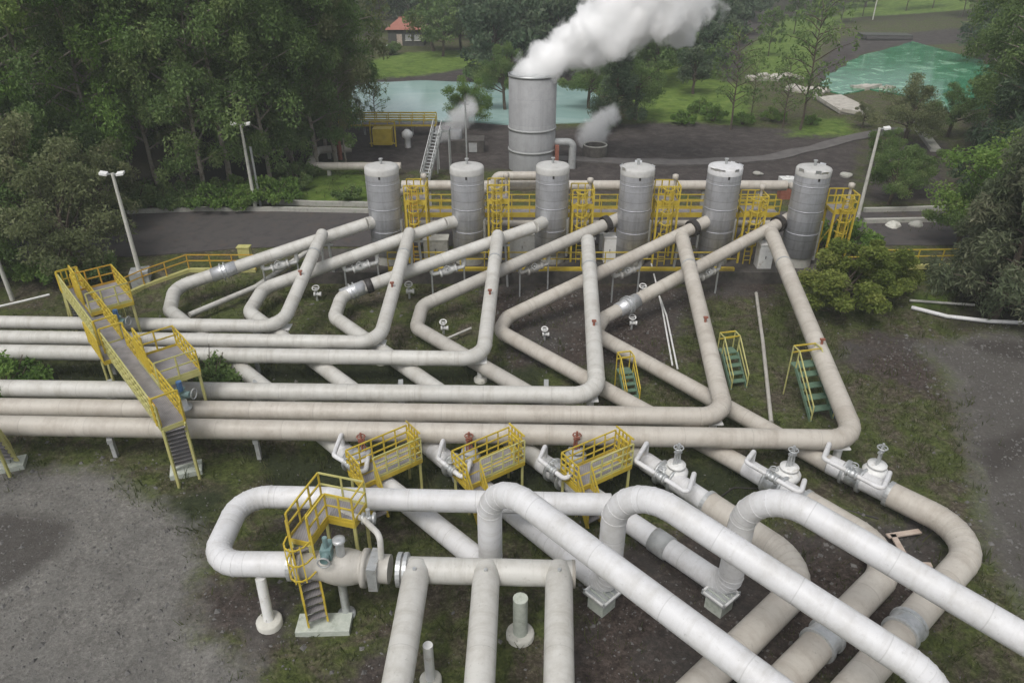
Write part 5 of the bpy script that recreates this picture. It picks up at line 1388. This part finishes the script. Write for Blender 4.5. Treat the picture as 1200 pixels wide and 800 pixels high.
def make_tree(kind, h, seed, mat, bark, n, leaf, label, group, name='tree', sparse=1.0, low=.22):
    r = random.Random(seed); t = thing(name, label, 'tree', (0, 0, 0), group)
    mb = MB(); clumps = []
    if kind == 'euc':
        lean = Vector((r.gauss(0, .04) * h, r.gauss(0, .04) * h, 0))
        tr = [Vector((lean.x * f * f + r.gauss(0, .004) * h, lean.y * f * f + r.gauss(0, .004) * h, h * .93 * f)) for f in np.linspace(0, 1, 9)]
        mb.tube([tr[0] - UP * .4] + tr, .1, 9, radii=[.013 * h] + [max(.03, .011 * h * (1 - .93 * f)) for f in np.linspace(0, 1, 9)])
        nb = 26
        for i in range(nb):
            f = low + (.96 - low) * (i + r.random()) / nb; q, _ = along(tr, f)
            a = i * 2.4 + r.uniform(-.5, .5); ln = h * (.10 + .15 * math.sin(math.pi * min(1, (f - .1) / .95))) * r.uniform(.7, 1.25)
            e = q + Vector((math.cos(a) * ln, math.sin(a) * ln, ln * r.uniform(.25, .75)))
            mid = q.lerp(e, .5) + UP * ln * .08
            mb.tube([q, mid, e], .05, 5, radii=[.005 * h, .0035 * h, .0015 * h])
            rr = h * r.uniform(.034, .068)
            clumps += [(e, (rr * 1.15, rr * 1.15, rr * 1.35), 1.0), (mid + Vector((0, 0, rr * .4)), (rr, rr, rr * .8), .55), (e + Vector((r.gauss(0, rr), r.gauss(0, rr), -rr * .7)), (rr * .8, rr * .8, rr * 1.1), .6)]
        clumps.append((tr[-1], (h * .06, h * .06, h * .08), 1.2))
    elif kind == 'broad':
        tr = [Vector((r.gauss(0, .01) * h, r.gauss(0, .01) * h, h * .45 * f)) for f in np.linspace(0, 1, 5)]
        mb.tube([tr[0] - UP * .4] + tr, .1, 10, radii=[.034 * h] + [.03 * h * (1 - .5 * f) for f in np.linspace(0, 1, 5)])
        for i in range(26):
            a = i * 2.4 + r.uniform(-.4, .4); el = r.uniform(.0, 1.35); ln = h * r.uniform(.30, .46) * (1.0 if el < .8 else 1.1)
            q, _ = along(tr, r.uniform(.45, 1)); e = q + Vector((math.cos(a) * math.cos(el), math.sin(a) * math.cos(el), math.sin(el))) * ln
            mb.tube([q, q.lerp(e, .5) + UP * h * .02, e], .05, 5, radii=[.010 * h, .006 * h, .002 * h])
            rr = h * r.uniform(.08, .14); clumps += [(e, (rr, rr, rr * .75), 1), (q.lerp(e, .62), (rr * .9, rr * .9, rr * .7), .5)]
    elif kind == 'weeping':
        tr = [Vector((r.gauss(0, .008) * h, r.gauss(0, .008) * h, h * .95 * f)) for f in np.linspace(0, 1, 8)]
        mb.tube([tr[0] - UP * .4] + tr, .1, 9, radii=[.02 * h] + [max(.02, .018 * h * (1 - .95 * f)) for f in np.linspace(0, 1, 8)])
        for i in range(34):
            f = .06 + .9 * i / 34; q, _ = along(tr, f); a = i * 2.4 + r.uniform(-.5, .5); ln = h * .24 * (1 - f * .72) * r.uniform(.7, 1.2)
            e = q + Vector((math.cos(a) * ln, math.sin(a) * ln, ln * .25)); mb.tube([q, e], .04, 5, radii=[.005 * h, .0015 * h])
            rr = h * .055 * r.uniform(.8, 1.3); clumps += [(e - UP * rr * .6, (rr, rr, rr * 1.7), 1), (q.lerp(e, .55), (rr, rr, rr * 1.3), .7)]
    elif kind == 'shrub':
        for i in range(7):
            a = i * .9; e = Vector((math.cos(a) * h * .4, math.sin(a) * h * .4, h * r.uniform(.4, .75))); mb.tube([Vector((0, 0, -.2)), e * .5, e], .05, 5, radii=[.02 * h, .014 * h, .006 * h])
        for i in range(22):
            a = r.uniform(0, 6.28); rad = h * .6 * math.sqrt(r.random()); zz = h * (.18 + .6 * r.random() * (1 - rad / (h * .9))); rr = h * r.uniform(.13, .22)
            clumps.append((Vector((math.cos(a) * rad, math.sin(a) * rad, zz)), (rr, rr, rr * .8), 1))
    mb.build('trunk' if kind != 'shrub' else 'stems', bark, t)
    crown('crown' if kind != 'shrub' else 'foliage', clumps, int(n * sparse), leaf, mat, seed, .6 if kind in ('euc', 'weeping') else .25, t, .42 if kind != 'weeping' else .22)
    t['h'] = h
    return t

PROTO, USED = {}, set()
def proto(key, *a, **k): PROTO[key] = make_tree(*a, **k)
proto('euc_a', 'euc', 20, 11, 'leaf_euc', 'bark_pale', 22000, .29, 'tall eucalyptus with a pale trunk in the dense left forest', 'tall eucalyptus in the left forest', 'eucalyptus_tree')
proto('euc_b', 'euc', 20, 23, 'leaf_euc', 'bark_pale', 24000, .29, 'x', 'x', 'eucalyptus_tree', low=.10)
proto('euc_c', 'euc', 20, 37, 'leaf_brown', 'bark_pale', 18000, .29, 'x', 'x', 'eucalyptus_tree')
proto('euc_d', 'euc', 20, 51, 'leaf_bright', 'bark_pale', 22000, .29, 'x', 'x', 'eucalyptus_tree', low=.12)
proto('broad_a', 'broad', 9, 5, 'leaf_brown', 'bark_dark', 15000, .24, 'x', 'x', 'broad_tree')
proto('broad_b', 'broad', 9, 8, 'leaf_euc', 'bark_dark', 15000, .24, 'x', 'x', 'broad_tree')
proto('broad_c', 'broad', 9, 15, 'leaf_bright', 'bark_dark', 15000, .24, 'x', 'x', 'broad_tree')
proto('bush_tree', 'broad', 7, 19, 'leaf_bush', 'bark_dark', 26000, .27, 'x', 'x', 'broad_tree')
proto('weep_a', 'weeping', 14, 31, 'leaf_dark', 'bark_dark', 15000, .42, 'x', 'x', 'casuarina_tree')
proto('weep_b', 'weeping', 12, 33, 'leaf_grey', 'bark_dark', 24000, .34, 'x', 'x', 'casuarina_tree')
proto('sapling', 'euc', 11, 61, 'leaf_euc', 'bark_dark', 1500, .34, 'x', 'x', 'young_tree')
proto('shrub_a', 'shrub', 2.2, 71, 'leaf_euc', 'bark_dark', 3500, .20, 'x', 'x', 'shrub')
proto('shrub_b', 'shrub', 2.2, 73, 'leaf_bright', 'bark_dark', 3500, .20, 'x', 'x', 'shrub')
proto('far_a', 'euc', 14, 81, 'leaf_euc', 'bark_dark', 3600, .62, 'x', 'x', 'distant_tree')
proto('far_b', 'broad', 11, 83, 'leaf_euc', 'bark_dark', 3600, .60, 'x', 'x', 'distant_tree')
proto('far_c', 'broad', 10, 85, 'leaf_dark', 'bark_dark', 3600, .60, 'x', 'x', 'distant_tree')
proto('far_d', 'euc', 15, 87, 'leaf_brown', 'bark_dark', 3600, .62, 'x', 'x', 'distant_tree')
tr_rng = random.Random(99)
def place(key, p, h, label, group=None, rz=None, sx=1.0, cat=None):
    pr = PROTO[key]
    if key in USED: t = copy_tree(pr)
    else: t = pr; USED.add(key)
    s = h / pr['h']; t.location = (p[0], p[1], ground_z(p[0], p[1])); t.scale = (s * sx, s * sx, s)
    t.rotation_euler = (0, 0, tr_rng.uniform(0, 6.28) if rz is None else rz)
    t['label'] = label
    t['category'] = cat or ('shrub' if key.startswith('shrub') else 'tree')
    if group: t['group'] = group
    elif 'group' in t.keys(): del t['group']
    return t
def pl(key, u, v, h, label, group=None, sx=1.0): return place(key, at(u, v, GZ if v < 330 else 0), h, label, group, None, sx)

# left forest: front row read from the photograph, then the depth behind it
LF, LFL = 'tall eucalyptus in the left forest', 'tall eucalyptus with a slim pale trunk in the dense left forest'
front = [(188, 236), (242, 240), (216, 226), (272, 232), (128, 246), (318, 222), (345, 208), (372, 204), (392, 196), (160, 232), (80, 250), (296, 216), (40, 262)]
keys = ['euc_a', 'euc_b', 'euc_c', 'euc_a', 'euc_d', 'euc_b']
spots = []
for i, (u, v) in enumerate(front):
    p = at(u, v - 6, GZ); spots.append(p)
    place(keys[i % 6], p, tr_rng.uniform(16, 22), LFL, LF, sx=tr_rng.uniform(.9, 1.15))
tries = 0; cnt = 0
while cnt < 46 and tries < 4000:
    tries += 1
    y = 60 + 55 * tr_rng.random() ** 1.3; u = tr_rng.uniform(-140, 402); p = Vector(((u - 600) / F * (y * CT + 19 * ST), y, 0))
    if u > 395 - max(0, y - 80) * .3 or any((p - q).length < 3.7 for q in spots) or proj((p.x, p.y, GZ))[1] > 218: continue
    spots.append(p); cnt += 1
    place(tr_rng.choice(keys), p, tr_rng.uniform(15, 24), LFL, LF, sx=tr_rng.uniform(.85, 1.15))
# bushy trees at the left road edge
pl('broad_a', 92, 318, 9.0, 'brownish bushy tree at the left road edge behind the double headed lamp post')
pl('broad_a', 40, 300, 10.5, 'taller brownish bushy tree left behind the long yellow crossover', sx=.95)
pl('broad_b', -8, 322, 9.5, 'dark green bushy tree at the left picture edge above the pipes')
pl('broad_c', 8, 338, 3.4, 'small bright green round bush at the left picture edge')
pl('broad_b', 70, 262, 12.0, 'big dark bushy tree between the left forest and the brownish trees', sx=.9)
pl('broad_a', 128, 268, 7.0, 'low brown bushy tree just behind the double headed lamp post')
pl('broad_b', -60, 300, 13.0, 'dark broad tree mostly beyond the left picture edge')
SG, SGL = 'undergrowth shrubs along the left forest edge', 'low green shrub in the shade at the left forest edge'
for u, v in ((170, 240), (190, 242), (225, 243), (270, 242), (240, 232), (280, 228), (300, 226), (200, 230), (160, 246), (320, 240), (345, 210), (366, 206), (60, 322), (110, 322), (28, 322), (290, 244), (252, 246), (330, 232), (205, 246), (408, 236), (350, 222), (310, 236)):
    pl(tr_rng.choice(['shrub_a', 'shrub_b']), u, v, tr_rng.uniform(1.6, 3.4), SGL, SG)
# weeds climbing at the pipes
place('shrub_a', at(246, 466, 0), 3.3, 'airy grey green shrub growing through the back steam pipes beside the crossover', sx=.8)
place('shrub_b', at(12, 470, 0), 3.2, 'green shrub hanging over the steam pipes at the left picture edge')
# green round tree and the right side
pl('bush_tree', 985, 366, 5.0, 'round yellow green tree growing over the nearest slanting pipe', sx=1.25)
pl('bush_tree', 1030, 352, 4.0, 'lower right neighbour of the round yellow green tree', sx=1.25)
pl('shrub_b', 985, 296, 3.4, 'bright shrub growing against the foot of the rightmost separator')
RG = 'trees of the right forest edge'
pl('weep_b', 1165, 372, 13.0, 'grey green drooping casuarina tree at the right picture edge', sx=1.15)
pl('weep_a', 1215, 366, 11.5, 'dark drooping tree cut by the right picture edge', sx=1.15)
pl('weep_b', 1145, 352, 8.5, 'smaller grey drooping casuarina beside the end of the yellow guard rail', sx=1.35)
pl('broad_c', 1150, 300, 9.0, 'light green bushy tree rising behind the grey casuarina')
pl('broad_b', 1122, 290, 5.5, 'mid green bushy tree at the right end of the grass bank')
pl('weep_a', 1180, 250, 15.5, 'tall dark tree above the light green bushy tree at right', sx=1.1)
pl('weep_a', 1230, 290, 15, 'tall dark tree mostly beyond the right picture edge', sx=1.2)
pl('euc_b', 1178, 205, 17, 'tall green eucalyptus at the right edge of the right pond', sx=1.0)
pl('euc_a', 1200, 215, 18, 'tall eucalyptus at the upper right picture corner', sx=1.1)
for i in range(9): pl(tr_rng.choice(['euc_a', 'broad_b', 'weep_a']), 1175 + i * 13, 190 - (i % 3) * 22, tr_rng.uniform(11, 16), 'dark tree in the forest at the upper right', 'trees in the upper right forest')
pl('broad_a', 1062, 168, 7.2, 'olive brown bushy tree standing before the right pond', sx=1.15)
pl('broad_a', 1010, 150, 3.2, 'small brown bush beside the L shaped concrete slab')
pl('broad_b', 1042, 240, 5.5, 'dense green shrubby tree right of the single armed lamp post', sx=.95)
pl('broad_b', 1066, 228, 5.0, 'second dense shrubby tree below the pale concrete channel', sx=.95)
pl('broad_b', 1032, 205, 5.0, 'green shrubby tree behind the head of the single armed lamp post', sx=.9)
pl('broad_b', 1112, 160, 6.5, 'green bushy tree at the near right shore of the right pond')
for (u, v, h), lb in zip([(856, 152, 10.5), (917, 150, 7.5), (938, 152, 13.5), (880, 140, 6.5)], ['thin young tree on the green bank behind the fifth separator', 'short thin young tree beside the tallest one, right of the fifth separator', 'tallest thin dark stemmed tree behind the rightmost separator', 'small thin tree on the bright bank between the taller ones']):
    pl('sapling', u, v, h, lb)
for u, v, h in ((800, 146, 2.2), (835, 142, 2.6), (870, 146, 2.0), (905, 142, 2.2), (820, 132, 2.4), (950, 146, 1.6)):
    pl('shrub_b', u, v, h, 'bright green shrub on the grassy bank right of the steam', 'bright shrubs on the grassy bank')
pl('euc_b', 1160, 128, 13, 'slim green eucalyptus at the right end of the right pond', sx=.9)
for u, v, h in ((985, 28, 10), (1010, 22, 11), (955, 44, 8), (900, 66, 8), (930, 40, 9), (1090, 20, 12), (1060, 20, 12), (1125, 30, 12)):
    pl('far_a', u, v, h, 'slim tree on the lawn around the right pond', 'slim trees around the right pond')
for u, v, h in ((770, 100, 9), (800, 92, 8.5), (785, 70, 10), (760, 78, 10), (745, 96, 9)):
    pl('far_b', u, v, h, 'green tree on the bank below the right side of the steam plume', 'trees on the bank below the plume')
# trees round the silencer
pl('broad_c', 548, 152, 6.2, 'green tree between the left pond and the small left steam puff')
pl('broad_b', 590, 130, 9.5, 'dark green tree just left behind the tall silencer', sx=.75)
pl('weep_a', 722, 150, 9.5, 'dark tree right behind the tall silencer under the steam plume', sx=1.3)
pl('broad_b', 745, 140, 8.5, 'dark bushy tree under the middle of the steam plume')
pl('broad_b', 690, 128, 8.0, 'bushy tree beyond the tall silencer at the pond end')
pl('sapling', 440, 150, 6.0, 'thin leafless looking sapling before the left pond')
pl('euc_c', 405, 192, 11.0, 'young eucalyptus at the right corner of the left forest', sx=.8)
pl('shrub_a', 566, 96, 4.5, 'dark shrub at the right end of the lawn beyond the left pond')
pl('shrub_a', 458, 64, 3.4, 'dark shrub beside the white chest on the lawn')
for u, v, h in ((520, 66, 9), (507, 60, 11), (540, 60, 10)):
    pl('far_b', u, v, h, 'tree at the right side of the red roofed cottage', 'trees right of the cottage')
for u, v, h in ((580, 98, 13), (604, 90, 14), (655, 92, 14), (700, 90, 13), (735, 70, 14), (765, 55, 14), (670, 76, 15), (560, 62, 13)):
    pl('far_c', u, v, h, 'dark dense tree in the woods behind the tall silencer', 'dark trees behind the tall silencer')
# distant woods beyond the ponds
DG, DL = 'distant trees beyond the ponds', 'distant green tree in the woods beyond the ponds'
cnt = 0
for Yr, sp in ((128, 5.5), (142, 6), (158, 6.5), (174, 7), (192, 7.5), (214, 8), (240, 9)):
    u = 415
    while u < 1260:
        y = Yr + tr_rng.uniform(-5, 5); d = y * CT + 19 * ST; x = (u - 600) / F * d
        uu, vv = proj((x, y, GZ)); keep = True
        if uu < 566 and vv > 52: keep = False                       # lawn and cottage
        if 440 < uu < 512 and vv > 43: keep = False
        if 800 < uu < 1150 and vv > 14: keep = False                # green bank, right pond and its lawn
        if 566 <= uu < 800 and vv > 92: keep = False
        if 735 < uu < 800 and 64 < vv: keep = False
        if keep:
            place(tr_rng.choice(['far_a', 'far_b', 'far_c', 'far_d', 'far_b']), (x, y), tr_rng.uniform(10, 17), DL, DG); cnt += 1
        u += sp / d * F * tr_rng.uniform(.75, 1.3)
for u, v, h in ((850, 40, 13), (832, 55, 13), (875, 20, 14), (815, 80, 11), (838, 70, 11), (822, 90, 9), (862, 40, 11), (880, 26, 12), (812, 110, 7)):
    pl('far_c', u, v, h, 'dark tree on the dark slope right of the plume', 'dark trees on the slope right of the plume')

# ------------------------------------------------------------------ thin damp air
m = bpy.data.materials.new('haze'); m.use_nodes = True; nt = m.node_tree; nt.nodes.clear()
out = nt.nodes.new('ShaderNodeOutputMaterial'); pv = nt.nodes.new('ShaderNodeVolumePrincipled')
pv.inputs['Color'].default_value = (.93, .97, 1, 1); pv.inputs['Density'].default_value = 0.00065; pv.inputs['Anisotropy'].default_value = 0.0
nt.links.new(pv.outputs[0], out.inputs['Volume']); M['haze'] = m
hb = MB(); hb.box((0, 320, 36), (1020, 780, 80)); tag(hb.build('haze', 'haze', None, (0, 320, 36)), kind='stuff')
